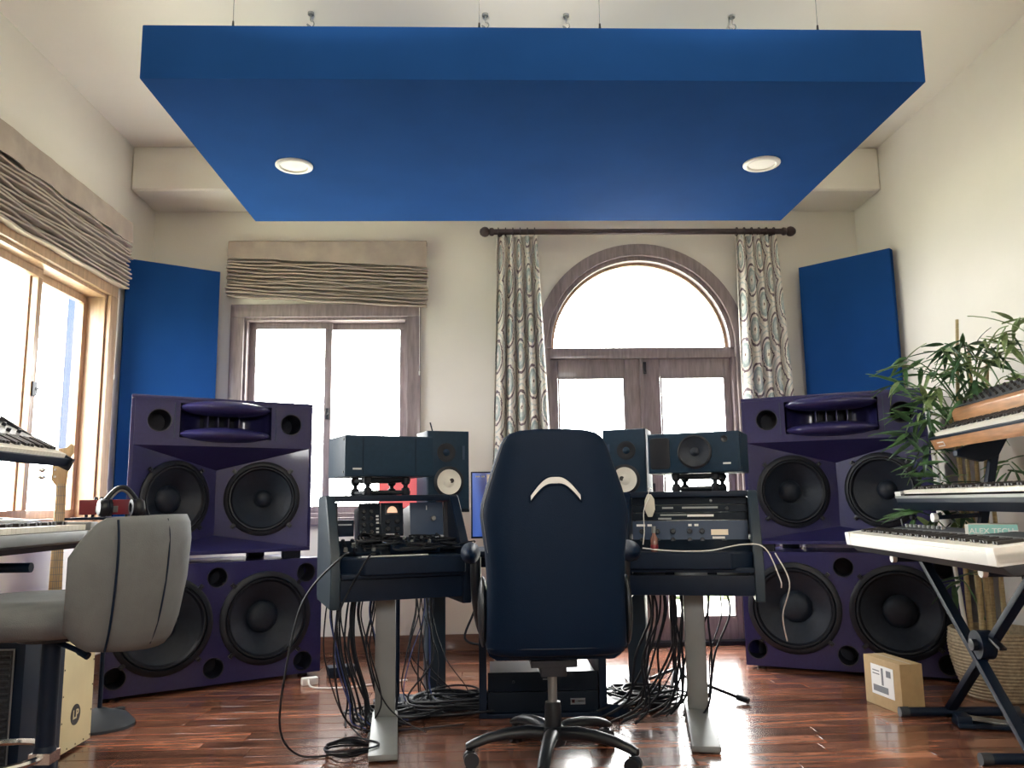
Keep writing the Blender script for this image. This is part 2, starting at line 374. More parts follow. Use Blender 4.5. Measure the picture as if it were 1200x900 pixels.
def sliding_window(name, loc, rz, x0, x1, z0, z1, m1, m2):
    # x right, y outwards; x0..x1, z0..z1 the rough opening
    r = struct(name, loc, rz)
    c = .085
    for (a, b, d, e) in ((x0-c, x1+c, z1-.01, z1+c), (x0-c, x0+.012, z0-.01, z1-.01), (x1-.012, x1+c, z0-.01, z1-.01)):
        q = MB().box(a, b, -.028, 0, d, e).build('casing', m1, r, bevel=.006)
    MB().box(x0-c-.03, x1+c+.03, -.06, .02, z0-.05, z0).build('sill', m1, r, bevel=.006)
    fb = MB()
    for (a, b, d, e) in ((x0, x1, z1-.03, z1), (x0, x1, z0, z0+.03), (x0, x0+.03, z0+.03, z1-.03), (x1-.03, x1, z0+.03, z1-.03)): fb.box(a, b, 0, .17, d, e)
    fb.build('jamb', m1, r, bevel=.003)
    xm = (x0+x1)/2
    for k, (a, b, yy) in enumerate(((x0+.03, xm+.03, .07), (xm-.03, x1-.03, .11))):
        s = MB(); t = .048
        s.box(a, b, yy, yy+.035, z1-.03-t, z1-.03).box(a, b, yy, yy+.035, z0+.03, z0+.03+t).box(a, a+t, yy, yy+.035, z0+.03+t, z1-.03-t).box(b-t, b, yy, yy+.035, z0+.03+t, z1-.03-t)
        so = s.build('sash', m2, r, bevel=.005)
        MB().box(a+t-.005, b-t+.005, yy+.014, yy+.02, z0+.03+t-.005, z1-.03-t+.005).build('pane', 'glass', so)
        if k == 0:
            MB().box(b-.036, b-.012, yy-.018, yy, 1.62, 1.70).cyl((b-.024, yy-.018, 1.66), (b-.024, yy-.03, 1.66), .008).build('latch', 'blackmetal', so, bevel=.003)
    return r
sliding_window('window_1', (0, YB, 0), 0, -1.74, -.54, .92, 2.37, 'wood', 'wood')
sliding_window('window_2', (XL, 0, 0), PI/2, 3.84, 5.16, .92, 2.37, 'wood_lit', 'wood_lit')
w3 = struct('window_3', (0, YF, 0), 0)
fb = MB()
for a in (-.2, .37, .94): fb.box(a, a+.06, -.12, -.05, 1.7, 2.6)
fb.box(-.2, 1.0, -.12, -.05, 1.7, 1.76).box(-.2, 1.0, -.12, -.05, 2.54, 2.6).build('frame', 'wood', w3)
# arched double door
d1 = struct('door_1', (0, YB, 0))
cx, cz = 1.16, 2.12
def ring(r0, r1, y0, y1, n=40):
    poly = [(cx+r1*math.cos(PI*i/n), cz+r1*math.sin(PI*i/n)) for i in range(n+1)]+[(cx+r0*math.cos(PI*i/n), cz+r0*math.sin(PI*i/n)) for i in range(n, -1, -1)]
    return MB().prism(poly, -y1, -y0, M=UP)
ring(.695, .782, -.03, 0).build('arch_casing', 'wood', d1, bevel=.006)
ring(.662, .70, 0, .16).build('arch_jamb', 'wood', d1, bevel=.004)
ring(.640, .664, .06, .10).build('arch_sash', 'wood_lit', d1, bevel=.003)
MB().prism([(cx+.65*math.cos(PI*i/40), cz+.65*math.sin(PI*i/40)) for i in range(41)], -.085, -.078, M=UP).build('transom_pane', 'glass', d1)
MB().box(.46, 1.86, .02, .15, 2.045, 2.125).build('transom_bar', 'wood', d1, bevel=.005)
for a, b in ((.378, .465), (1.855, 1.942)):
    MB().box(a, b, -.03, 0, 0, 2.12).build('casing', 'wood', d1, bevel=.006)
for a, b in ((.46, .49), (1.83, 1.86)): MB().box(a, b, 0, .16, 0, 2.05).build('jamb', 'wood', d1, bevel=.003)
MB().box(.40, 1.92, -.02, .18, 0, .03).build('threshold', 'blackmetal', d1, bevel=.004)
for x0, x1, p0, p1 in ((.49, 1.158, .545, 1.04), (1.162, 1.83, 1.30, 1.785)):
    l = MB(); y0, y1 = .05, .095
    l.box(x0, p0, y0, y1, .03, 2.045).box(p1, x1, y0, y1, .03, 2.045).box(p0, p1, y0, y1, 1.91, 2.045).box(p0, p1, y0, y1, .03, .18)
    lo = l.build('door_leaf', 'wood', d1, bevel=.006)
    MB().box(p0-.004, p1+.004, y0+.018, y0+.026, .176, 1.914).build('pane', 'glass', lo)
    st = MB()
    for q in ((p0, p0+.014, .18, 1.91), (p1-.014, p1, .18, 1.91), (p0, p1, .18, .194), (p0, p1, 1.896, 1.91)): st.box(q[0], q[1], y0-.006, y0+.006, q[2], q[3])
    st.build('glazing_bead', 'wood', lo, bevel=.003)
MB().box(1.150, 1.172, .025, .05, .03, 2.045).build('astragal', 'wood', d1, bevel=.004)
MB().box(1.178, 1.20, .036, .05, 1.93, 2.02).cyl((1.189, .036, 1.945), (1.189, .02, 1.945), .007).build('bolt', 'blackmetal', d1, bevel=.002)
MB().box(1.20, 1.235, .04, .05, .93, 1.13).tube(spline([(1.217, .04, 1.03), (1.217, .0, 1.03), (1.27, -.012, 1.03), (1.32, -.01, 1.03)]), .009).build('handle', 'blackmetal', d1, bevel=.002)

# ------------------------------------------------------------------ outside
smesh(MB().box(-9, 9, YB+WT, 8.7, -.3, -.05), 'terrace', 'patio')
smesh(MB().box(-70, 70, -70, 110, -1.0, -.42), 'ground', 'lawn')
rl = thing('railing', 'low white terrace railing beyond the glass doors', 'railing', (1.2, 8.4, -.05))
MB().box(-2.2, 2.2, -.03, .03, .50, .54).build('top_rail', 'white', rl); MB().box(-2.2, 2.2, -.02, .02, .10, .13).build('bottom_rail', 'white', rl)
for i in range(28): MB().box(-2.2+i*.16, -2.18+i*.16, -.01, .01, 0, .52).build('baluster', 'white', rl)
random.seed(3)
for i, (x, yv, s) in enumerate(((3.0, 12.5, .8), (1.4, 13.2, .75), (-1.6, 13.0, .8))):
    mb = MB()
    for k in range(14):
        mb.ell((random.uniform(-.9, .9)*s, random.uniform(-.5, .5)*s, s*random.uniform(.15, .5)), (s*random.uniform(.3, .5),)*3, 8, 6)
    o = mb.build('shrub', 'foliage'); o.location = (x, yv, -.42)
    tag(o, ['green shrub outside, seen low through the right door pane', 'green shrub outside behind the black rack case', 'green shrub outside the back sliding window'][i], 'shrub')
pst = MB().box(0, .16, 0, .20, -.42, 2.9).build('reflection_post', 'reflectblue', bevel=.01); pst.location = (-2.95, 5.72, 0)  # added post: stands in for the blue panel's reflection in the glass
tag(pst, 'added blue post outside the left window standing in for the corner panel reflection', 'post')

# ------------------------------------------------------------------ acoustic panels
cl = thing('ceiling_panel', 'large blue fabric acoustic panel hung below the ceiling', 'acoustic panel', (.24, 3.95, 2.72))
MB().box(-1.62, 1.62, -.84, .84, 0, .235).build('panel', 'blue', cl, bevel=.006)
def hanger(x, yy):
    top = H-2.72
    b = MB().box(-.02, .02, -.012, .012, .232, .240).build('bracket', 'chrome', cl, bevel=.002); b.location = (x, yy, 0)
    q = MB().tube([(-.014, 0, .238), (0, 0, .262), (.014, 0, .238)], .0025, 6).cyl((0, 0, .255), (0, 0, .285), .006, .004, 8).build('shackle', 'blackmetal', b)
    q = MB().cyl((0, 0, .262), (0, 0, top-.075), .0016, n=6).build('wire', 'silver', b)
    hk = [(0, 0, top-.075)]+[(.017*math.sin(a), 0, top-.062-.017*math.cos(a)) for a in [R(d) for d in range(-90, 181, 30)]]+[(0, 0, top-.02), (0, 0, top)]
    MB().tube(spline(hk, 3), .0032, 6).cyl((0, 0, top-.012), (0, 0, top), .016, .016, 12).build('hook', 'silver', b)
for x, yy in ((-1.27, -.79), (-.245, -.79), (.265, -.79), (1.20, -.79), (-1.10, -.12), (-.215, -.12), (.20, -.12), (1.06, -.12)): hanger(x, yy)
def downlight(x, yy, label):
    t = thing('recessed_light', label, 'ceiling light', (x, yy, 2.72), group='lights in the ceiling panel')
    MB().lathe([(.094, .002), (.094, -.006), (.086, -.012), (.072, -.012), (.066, -.004), (.066, .002)], 40).build('trim_ring', 'white', t)
    MB().lathe([(.0001, -.008), (.04, -.0075), (.067, -.004), (.067, .001), (.0001, .001)], 40).build('lens', 'lens', t)
downlight(-.955, 3.96, 'round white light at the left in the blue ceiling panel')
downlight(1.445, 3.93, 'round white light at the right in the blue ceiling panel')
def corner_panel(p0, p1, z0, z1, label):
    p0 = Vector((*p0, 0)); p1 = Vector((*p1, 0)); d = p1-p0
    o = MB().box(0, d.length, 0, .055, 0, z1-z0).build('acoustic_panel', 'blue', bevel=.006)
    o.location = (p0.x, p0.y, z0); o.rotation_euler = (0, 0, math.atan2(d.y, d.x)); tag(o, label, 'acoustic panel')
corner_panel((-2.375, 5.33), (-1.865, 5.66), .83, 2.66, 'tall blue fabric acoustic panel across the left corner')
corner_panel((2.325, 5.71), (2.775, 5.245), .86, 2.69, 'tall blue fabric acoustic panel across the right corner')

# ------------------------------------------------------------------ added, unseen fill lamps behind the camera that brighten the ceiling
def fill_uplighter(label, x, yv, power):
    t = thing('added_fill_lamp', label, 'lamp', (x, yv, 0), group='added fill lamps behind the camera')
    MB().lathe([(.15, 0), (.15, .015), (.03, .03), (.0001, .03)], 32).build('base', 'blackmetal', t)
    MB().cyl((0, 0, .02), (0, 0, 1.96), .012, n=12).build('pole', 'blackmetal', t)
    tilt = T(0, 0, 2.02) @ rotx(R(-(90-44)))        # local z leans towards +y, 44 degrees above level
    MB().lathe([(.0001, -.075), (.05, -.07), (.075, -.03), (.085, .06), (.080, .06), (.070, -.028), (.045, -.062), (.0001, -.066)], 32, M=tilt).build('lamp_shade', 'blackmetal', t)
    MB().lathe([(.0001, -.04), (.03, -.035), (.035, -.025), (.0001, -.02)], 20, M=tilt).build('bulb', 'lens', t)
    l = bpy.data.lights.new('fill_spot_light', 'SPOT'); l.energy = power; l.color = (1, .94, .82); l.shadow_soft_size = .03; l.spot_size = R(62); l.spot_blend = .3
    o = bpy.data.objects.new('fill_spot_light', l); C.objects.link(o)
    o.matrix_world = T(x, yv, 0) @ tilt @ T(0, 0, .0) @ rotx(PI)
fill_uplighter('added black fill lamp tilted at the ceiling, left of the two behind the camera', -.55, -.35, 820)
fill_uplighter('added black fill lamp tilted at the ceiling, right of the two behind the camera', 1.05, -.35, 820)

# ------------------------------------------------------------------ roman shades
def roman_shade(label, loc, rz, W, zt, zv, zb, n, seed, tilt=0.):
    # x along the wall, -y into the room
    rr = random.Random(seed)
    r = thing('roman_shade', label, 'window shade', loc, rz)
    v = MB(); nx = 30
    rings = []
    for i in range(nx+1):
        x = -W/2+W*i/nx; wv = .004*math.sin(i*.9+seed)+rr.uniform(-.002, .002); dz = tilt*i/nx
        rings.append([(x, 0, zt), (x, -.075, zt), (x, -.085-wv, zt-.008), (x, -.085-wv*1.6, (zt+zv)/2+dz*.5), (x, -.088-wv*2, zv+dz), (x, -.08-wv*2, zv+dz), (x, -.076, zt-.02), (x, 0, zt-.02)])
    v.loft(rings); v.build('valance', 'taupe', r)
    for k in range(n):
        f = (k+.5)/n; z = zv-.005-(zv-zb)*f
        dep = .085+rr.uniform(-.010, .012)+.012*f; h = (zv-zb)/n*.72; rings = []
        p1, p2, am = rr.uniform(0, 6), rr.uniform(3, 7), rr.uniform(.002, .006)
        x0 = -W/2+rr.uniform(-.012, .004); x1 = W/2+rr.uniform(-.004, .014); sag = tilt*(1.15 if k > n-4 else .95)
        for i in range(nx+1):
            u = i/nx; x = x0+(x1-x0)*u; zz = z+am*math.sin(p1+p2*u*3)+sag*u+rr.uniform(-.0018, .0018)
            yy = -dep-am*1.6*math.sin(p1*2+p2*u*2.3)
            rings.append([(x, yy*.35, zz+h*.55), (x, yy*.8, zz+h*.35), (x, yy, zz-.1*h), (x, yy*.97, zz-h*.55), (x, yy*.75, zz-h*.5), (x, yy*.35, zz-h*.15)])
        MB().loft(rings).build('fold', 'taupe', r)
    MB().cyl((W/2-.05, -.05, zb), (W/2-.05, -.045, zb-.55), .0022, n=6).cyl((W/2-.05, -.045, zb-.55), (W/2-.05, -.045, zb-.58), .006, .004, 8).build('cord', 'white', r)
    return r
roman_shade('taupe roman shade gathered up above the back window', (-1.125, YB, 0), 0, 1.43, 2.915, 2.79, 2.50, 11, 2, -.075)
roman_shade('taupe roman shade gathered up above the left window', (XL, 4.49, 0), PI/2, 1.54, 2.885, 2.72, 2.40, 12, 5, .02)

# ------------------------------------------------------------------ curtains and rod
rod = thing('curtain_rod', 'dark wooden curtain rod with round finials over the arched door', 'curtain rod', (1.15, 5.70, 2.965))
MB().cyl((-1.08, 0, 0), (1.10, 0, .0), .021, n=20).build('pole', 'darkwood', rod)
for s in (-1, 1):
    MB().lathe([(.0001, .085), (.02, .08), (.034, .062), (.038, .045), (.034, .028), (.02, .014), (.028, .008), (.030, 0), (.030, -.012), (.024, -.02)], 20, M=T(s*1.085, 0, 0) @ roty(s*PI/2)).build('finial', 'darkwood', rod)
    MB().box(s*1.0-.02, s*1.0+.02, .02, .12, -.012, .012).box(s*1.0-.03, s*1.0+.03, .105, .12, -.05, .05).build('bracket', 'darkwood', rod, bevel=.003)
def curtain(label, xa, xb, xa2, xb2, nfold, seed):
    rr = random.Random(seed)
    t = thing('curtain', label, 'curtain', ((xa+xb)/2, 5.70, 0))
    cxm = (xa+xb)/2
    nu, nv = nfold*12, 44; zt, zb = 2.93, .03
    vs = []; uvs = []; ph = [rr.uniform(-.5, .5) for _ in range(8)]
    for j in range(nv+1):
        v = j/nv; z = zt+(zb-zt)*v
        e = min(1, v*1.7); a = xa+(xa2-xa)*e-cxm; b = xb+(xb2-xb)*e-cxm
        amp = .026+.022*min(1, v*3)
        for i in range(nu+1):
            u = i/nu; q = u*nfold*2*PI
            yy = amp*math.sin(q+.5*math.sin(3*v+ph[0])+ph[1])+.010*math.sin(2*q+ph[2]+2*v)
            xx = a+(b-a)*u+.010*math.cos(q*1.0+ph[3])*min(1, v*3)
            vs.append((xx, yy, z)); uvs.append((u*(.62+nfold*.05), z))
    fs = [(j*(nu+1)+i, j*(nu+1)+i+1, (j+1)*(nu+1)+i+1, (j+1)*(nu+1)+i) for j in range(nv) for i in range(nu)]
    me = bpy.data.meshes.new('drape'); me.from_pydata(vs, [], fs); me.update()
    l = me.uv_layers.new(name='UVMap')
    for lp in me.loops: l.data[lp.index].uv = uvs[lp.vertex_index]
    for p in me.polygons: p.use_smooth = True
    me.materials.append(M['ikat']); o = bpy.data.objects.new('drape', me); C.objects.link(o); o.parent = t
    md = o.modifiers.new('cloth', 'SOLIDIFY'); md.thickness = .003
    for i in range(6):
        x = xa+.012+(xb-xa-.024)*i/5-cxm
        MB().tube([(x, .030*math.cos(a), 2.963+.030*math.sin(a)) for a in [2*PI*k/16 for k in range(17)]], .0045, 6).build('ring', 'darkwood', t)
curtain('patterned grey and cream curtain at the left of the arched door', .105, .395, .045, .465, 5, 4)
curtain('patterned grey and cream curtain at the right of the arched door', 1.865, 2.165, 1.85, 2.235, 5, 9)
# keep curtain rings threaded on the rod

# ------------------------------------------------------------------ big purple loudspeakers
def woofer(r, parent, Mx, cap='cone', capr=.36):
    """frame with cone and dust cap, facing local -y of Mx"""
    f = MB(); L = Mx @ rotx(R(90))
    f.lathe([(r*1.13, 0), (r*1.13, .012), (r*1.08, .020), (r*1.0, .022), (r*.98, .012), (r*.985, 0)], 48, M=L, close=False)
    fo = f.build('woofer', 'rubber', parent)
    s = MB().lathe([(r*.99, .012), (r*.96, .020), (r*.92, .019), (r*.885, .006), (r*.87, .002)], 48, M=L, close=False)
    s.build('surround', 'rubber', fo)
    c = MB().lathe([(r*.875, .003), (r*.7, -.022), (r*.5, -.052), (r*capr*.95, -.072)], 48, M=L, close=False)
    c.build('cone', 'cone', fo)
    d = MB().lathe([(r*capr, -.072), (r*capr*.9, -.052), (r*capr*.6, -.036), (r*capr*.25, -.030), (.0001, -.029)], 32, M=L, close=False)
    d.build('dust_cap', cap, fo)
    for a in (45, 135, 225, 315):
        q = MB(); q.M = L @ rotz(R(a)) @ T(r*1.15, 0, 0)
        q.box(-.022, .018, -.011, .011, 0, .018).cyl((.006, 0, .018), (.006, 0, .026), .006, n=8).build('clamp', 'blackmetal', fo, bevel=.003)
    return fo
def port(x, z, r, parent, y=0):
    L = T(x, y, z) @ rotx(R(90))
    return MB().lathe([(r*1.10, -.001), (r*1.08, .003), (r*1.0, .002), (r*.97, -.02), (r*.97, -.16), (.0001, -.16)], 32, M=L, close=False).build('port', 'port', parent)
def shell(mb, x0, x1, y0, y1, z0, z1, t=.022, tap=.11):
    o = [(x0, y0), (x1, y0), (x1-tap, y1), (x0+tap, y1)]
    i = [(x0+t, y0), (x1-t, y0), (x1-tap-t, y1-t), (x0+tap+t, y1-t)]
    for z, zz in ((z0, z0+t), (z1-t, z1)): mb.prism(o, z, zz)
    for a, b in ((0, 3), (3, 2), (2, 1)): mb.prism([o[a], o[b], i[b], i[a]], z0+t, z1-t)
    return mb
def subwoofer(label, loc, rz, W=1.2):
    t = thing('subwoofer', label, 'speaker', loc, rz, 'purple subwoofers')
    h = .69; z0 = .02
    shell(MB(), -W/2, W/2, .022, .52, z0, h).build('cabinet', 'purple', t, bevel=.004)
    ws = [(-.305, .365), (.262, .36)]; ps = [(-.53, .60), (-.02, .605), (.50, .605), (-.53, .115), (-.025, .108), (.49, .09)]
    MB().prism([(-W/2, z0), (W/2, z0), (W/2, h), (-W/2, h)], -.022, 0, holes=[circle(x, z, .246, 48) for x, z in ws]+[circle(x, z, .053, 24) for x, z in ps], M=UP).build('baffle', 'purple', t)
    for x, z in ws: woofer(.235, t, T(x, 0, z), 'cone', .40)
    for x, z in ps: port(x, z, .053, t)
    for x, yy in ((-W/2+.08, .08), (W/2-.08, .08), (-W/2+.2, .44), (W/2-.2, .44)): MB().cyl((x, yy, 0), (x, yy, z0), .03, n=14).build('foot', 'rubber', t)
def top_cabinet(label, loc, rz, caps):
    t = thing('loudspeaker', label, 'speaker', loc, rz, 'purple horn loudspeakers')
    W = 1.04; z0, zs, z1 = .0, .615, .895; D = .20
    shell(MB(), -W/2, W/2, .0, .50, z0, z1, .02, .10).build('cabinet', 'purple', t, bevel=.004)
    hx0, hx1, hz0, hz1 = -.262, .262, .662, .858
    pr_ = [(-.37, .755), (.385, .76)]
    MB().prism([(-W/2+.02, zs), (W/2-.02, zs), (W/2-.02, z1-.02), (-W/2+.02, z1-.02)], -.02, 0, holes=[[(hx0, hz0), (hx1, hz0), (hx1, hz1), (hx0, hz1)]]+[circle(x, z, .06, 28) for x, z in pr_], M=UP).build('upper_baffle', 'purple', t)
    for x, z in pr_: port(x, z, .06, t)
    MB().box(-.292, -.288, -.002, .001, .66, .86).box(.288, .292, -.002, .001, .66, .86).build('groove', 'rackblue', t)
    # horn
    hb = MB()
    n = 14
    # flared throat: side walls curving inwards, roof and floor
    for s in (-1, 1):
        pts = [(s*(.255-.15*(1-math.cos(PI/2*i/n))), .02+.16*math.sin(PI/2*i/n)) for i in range(n+1)]
        vs = [(x, yv, z) for x, yv in pts for z in (hz0, hz1)]
        hb.add(vs, [(2*i, 2*i+1, 2*i+3, 2*i+2) for i in range(n)])
        hb.add([(hx0, .0, hz0), (hx1, .0, hz0), (hx1, .2, hz0), (hx0, .2, hz0)], [(0, 1, 2, 3)]).add([(hx0, .0, hz1), (hx1, .0, hz1), (hx1, .2, hz1), (hx0, .2, hz1)], [(0, 1, 2, 3)])
    ho = hb.build('horn', 'purple', t)
    MB().box(-.112, .112, .178, .19, hz0, hz1).build('throat', 'port', ho)
    for z in (.838, .682):
        MB().ell((0, .03, z), (.262, .135, .046), 40, 16).build('horn_lip', 'purple', ho)
    for x in (-.09, -.03, .03, .09): MB().box(x-.004, x+.004, .075, .178, .70, .82).build('fin', 'purple', ho, bevel=.002)
    # lower part: two panels toed in, wedge roof and floor
    hw = W/2-.02
    zc0, zc1 = .10, .485
    for s, cp in ((-1, caps[0]), (1, caps[1])):
        ang = math.atan2(D, hw)*s; ln = math.hypot(D, hw)
        # drawn from the outer edge (0) to the centre (ln)
        poly = [(0, .02), (ln, zc0), (ln, zc1), (0, zs)]
        Mx = T(s*hw, .0, 0) @ rotz(-s*math.atan2(D, hw)) @ Matrix.Diagonal((-s, 1, 1, 1))
        mb = MB(); mb.M = Mx
        mb.prism(poly, -.018, 0, holes=[circle(ln*.50, .315, .205, 44)], M=UP)
        mb.build('lower_baffle', 'purple', t)
        c = Mx @ Vector((ln*.50, 0, .315))
        woofer(.196, t, T(*c) @ rotz(-s*math.atan2(D, hw)), 'cone', cp)
    MB().add([(-hw, 0, zs), (hw, 0, zs), (0, D, zc1), (-hw, .3, zs+.01), (hw, .3, zs+.01)], [(0, 1, 2)]).build('upper_wedge', 'purple', t)
    MB().add([(-hw, 0, .02), (hw, 0, .02), (0, D, zc0)], [(0, 2, 1)]).build('lower_wedge', 'purple', t)
    for x in (-.42, .42):
        for yy in (.06, .42): MB().box(x*(1.05-yy*.7)-.05, x*(1.05-yy*.7)+.05, yy-.03, yy+.03, -.045, 0).build('foot', 'rubber', t, bevel=.004)
def along(p0, a, s, z): return (p0[0]+math.cos(a)*s, p0[1]+math.sin(a)*s, z)
aL, aR = R(32.4), R(-26.8); pL, pR = (-2.012, 4.472), (1.569, 5.028)
subwoofer('purple two woofer bass cabinet on the floor at the left, under the left horn speaker', along(pL, aL, .6, 0), aL)
subwoofer('purple two woofer bass cabinet on the floor at the right, under the right horn speaker', along(pR, aR, .6, 0), aR)
top_cabinet('purple horn speaker on the left bass cabinet, its horn lips bulging', along(pL, aL, .6, .735), aL, (.42, .28))
top_cabinet('purple horn speaker on the right bass cabinet, partly behind palm leaves', along(pR, aR, .57, .735), aR, (.36, .30))

# ------------------------------------------------------------------ small studio monitors
def nearfield(label, loc, rz, mirror=1):
    t = thing('nearfield_monitor', label, 'speaker', loc, rz, 'upright monitors with white cones')
    W, D, Hh = .222, .20, .395
    MB().box(-W/2, W/2, .004, D, 0, Hh).build('cabinet', 'spk', t, bevel=.004)
    MB().box(-W/2+.003, W/2-.003, -.003, .005, .003, Hh-.003).build('baffle', 'spk', t, bevel=.003)
    L = T(0, -.003, .137) @ rotx(R(90))
    wo = MB().lathe([(.078, 0), (.078, .006), (.070, .008), (.063, .010)], 40, M=L, close=False).build('woofer', 'rubber', t)
    MB().lathe([(.063, .010), (.05, .005), (.03, .0012), (.026, .001)], 40, M=L, close=False).build('cone', 'ns_cone', wo)
    MB().lathe([(.027, .001), (.020, .008), (.0001, .011)], 28, M=L, close=False).build('dust_cap', 'ns_cone', wo)
    MB().lathe([(.012, 0), (.012, .0012), (.0001, .0012)], 12, M=L @ T(.014*mirror, .006, .0085)).build('mark', 'ink', wo)
    L2 = T(-.012*mirror, -.003, .285) @ rotx(R(90))
    tw = MB().lathe([(.048, 0), (.048, .004), (.036, .005), (.022, .002), (.018, .002)], 32, M=L2, close=False).build('tweeter', 'rubber', t)
    MB().lathe([(.018, .002), (.012, .007), (.0001, .009)], 24, M=L2, close=False).build('dome', 'spk', tw)
    MB().box(.08*mirror-.006, .08*mirror+.006, -.005, -.002, .25, .32).build('badge', 'rackblue', t)
    return t
def horizontal_monitor(label, loc, rz, mirror):
    t = thing('horizontal_monitor', label, 'speaker', loc, rz, 'horizontal monitors on isolation stands')
    W, D, Hh = .42, .27, .185
    MB().box(-W/2, W/2, 0, D, 0, Hh).build('cabinet', 'spk', t, bevel=.007)
    MB().box(-W/2+.006, W/2-.006, -.004, .002, .006, Hh-.006).build('baffle', 'spk', t, bevel=.003)
    if mirror > 0:
        L = T(.01, -.004, .095) @ rotx(R(90))
        wo = MB().lathe([(.078, 0), (.078, .014), (.070, .017), (.066, .013)], 40, M=L, close=False).build('woofer', 'rubber', t)
        MB().lathe([(.067, .014), (.045, .006), (.020, .001)], 40, M=L, close=False).build('cone', 'cone', wo)
        MB().lathe([(.021, .001), (.012, .008), (.0001, .010)], 24, M=L, close=False).build('dust_cap', 'cone', wo)
        MB().prism([(-.19, .02), (-.115, .02), (-.105, .03), (-.105, .155), (-.115, .165), (-.19, .165), (-.198, .155), (-.198, .03)], .004, .010, M=UP).build('ribbon_tweeter', 'rubber', t, bevel=.003)
        MB().lathe([(.016, 0), (.016, .004), (.011, .004), (.0095, .003), (.0001, .003)], 20, M=T(.145, -.004, .15) @ rotx(R(90))).build('knob', 'blackmetal', t)
        MB().box(.135, .17, -.0055, -.003, .035, .043).build('badge', 'logo', t)
    else:
        MB().box(-.175, -.135, -.0055, -.003, .03, .038).build('badge', 'logo', t)
        MB().box(-.13, -.126, -.005, -.003, .01, .175).box(.12, .124, -.005, -.003, .01, .175).build('grille_seam', 'black', t)
    for sx in (-1, 1):
        for z in (.02, .165): MB().cyl((sx*(W/2), .02, z), (sx*(W/2+.003), .02, z), .006, n=10).build('screw', 'blackmetal', t)
    return t
def iso_stand(label, loc, rz, h):
    t = thing('isolation_stand', label, 'speaker stand', loc, rz, 'isolation stands under the horizontal monitors')
    for yy in (.03, .22):
        MB().tube([(-.11, yy, .012), (.11, yy, .012)], .011, 10).build('lower_bar', 'plastic', t); MB().tube([(-.11, yy, h-.014), (.11, yy, h-.014)], .011, 10).build('upper_bar', 'plastic', t)
    for sx in (-1, 1):
        MB().tube([(sx*.09, .03, .012), (sx*.09, .22, .012)], .010, 10).tube([(sx*.09, .03, h-.014), (sx*.09, .22, h-.014)], .010, 10).build('side_bar', 'plastic', t)
        for yy in (.03, .22):
            MB().lathe([(.017, 0), (.019, .006), (.019, .03), (.010, .036), (.010, h-.038), (.019, h-.030), (.020, h-.008), (.016, h)], 16, M=T(sx*.09, yy, 0)).build('post', 'rubber', t)
    return t

# ------------------------------------------------------------------ sit-stand console desks
def console(label, loc, rz, mir, leg_rz):
    t = thing('console_desk', label, 'desk', loc, rz, 'rack console desks')
    hw = .262
    lip = [(-hw, .14), (-hw, .085), (-.17, 0), (hw, 0), (hw, .14)] if mir > 0 else [(-hw, .14), (-hw, 0), (.17, 0), (hw, .085), (hw, .14)]
    MB().prism(lip, .712, .785).build('front_lip', 'black', t, bevel=.012, seg=3)
    if mir > 0:
        MB().prism([(-hw, .055), (hw, .055), (hw*.94, .51), (-hw*.94, .51)], .605, .715).build('under_tray', 'black', t, bevel=.008)
    else:
        MB().prism([(-hw, .055), (hw, .055), (hw*.94, .51), (-hw*.94, .51)], .60, .685).build('under_tray', 'black', t, bevel=.008)
        for x in (-.27, -.09, .09, .27): MB().box(x-.02, x+.02, .10, .50, .684, .713).build('tray_spacer', 'black', t)
    for s in (-1, 1):
        prof = [(.06, .575), (.045, .72), (.07, .80), (.25, 1.03), (.275, 1.045), (.50, 1.045), (.52, 1.03), (.52, .60), (.49, .575)]
        mm = Matrix(((0, 0, 1, 0), (1, 0, 0, 0), (0, 1, 0, 0), (0, 0, 0, 1)))
        MB().prism(prof, s*hw-(.0 if s > 0 else .042), s*hw+(.042 if s > 0 else 0), M=mm).build('side_panel', 'grey_desk' if s*mir < 0 else 'black', t, bevel=.010, seg=3)
    MB().box(-hw, hw, .26, .51, 1.018, 1.045).build('top_board', 'black', t, bevel=.004)
    MB().box(-hw, hw, .02, .51, .70, .72).build('shelf', 'black', t, bevel=.002)
    # sloped panel of the desktop between lip and rack
    mb = MB(); mb.M = T(0, .11, .77) @ rotx(R(20)); mb.box(-hw, hw, 0, .17, -.012, 0)
    mb.build('sloped_panel', 'rack', t)
    for s in (-1, 1):
        mb = MB(); mb.M = T(0, .285, .85) @ rotx(R(-8)); mb.box(s*.258-.014, s*.258+.014, 0, .014, 0, .165).build('rack_rail', 'blackmetal', t)
    q = MB(); q.M = T(.0, .42, 0) @ rotz(leg_rz)
    q.box(-.046, .046, -.035, .035, .055, .60).build('column', 'silver', t, bevel=.007)
    q = MB(); q.M = T(.0, .42, 0) @ rotz(leg_rz)
    q.box(-.058, .058, -.05, .05, .585, .606).build('top_bracket', 'silver', t, bevel=.003)
    q = MB(); q.M = T(.0, .42, 0) @ rotz(leg_rz)
    q.loft([[(-.058, -.50, .006), (.058, -.50, .006), (.058, -.50, .030), (-.058, -.50, .030)], [(-.058, -.05, .006), (.058, -.05, .006), (.058, -.05, .060), (-.058, -.05, .060)],
            [(-.058, .05, .006), (.058, .05, .006), (.058, .05, .060), (-.058, .05, .060)], [(-.055, .28, .006), (.055, .28, .006), (.055, .28, .030), (-.055, .28, .030)]])
    fo = q.build('foot', 'silver', t, bevel=.008)
    for yy in (-.46, .24):
        q = MB(); q.M = T(.0, .42, 0) @ rotz(leg_rz); q.cyl((0, yy, 0), (0, yy, .008), .03, n=14).build('glide', 'rubber', fo)
    return t
dLr, dRr = R(18), R(-15)
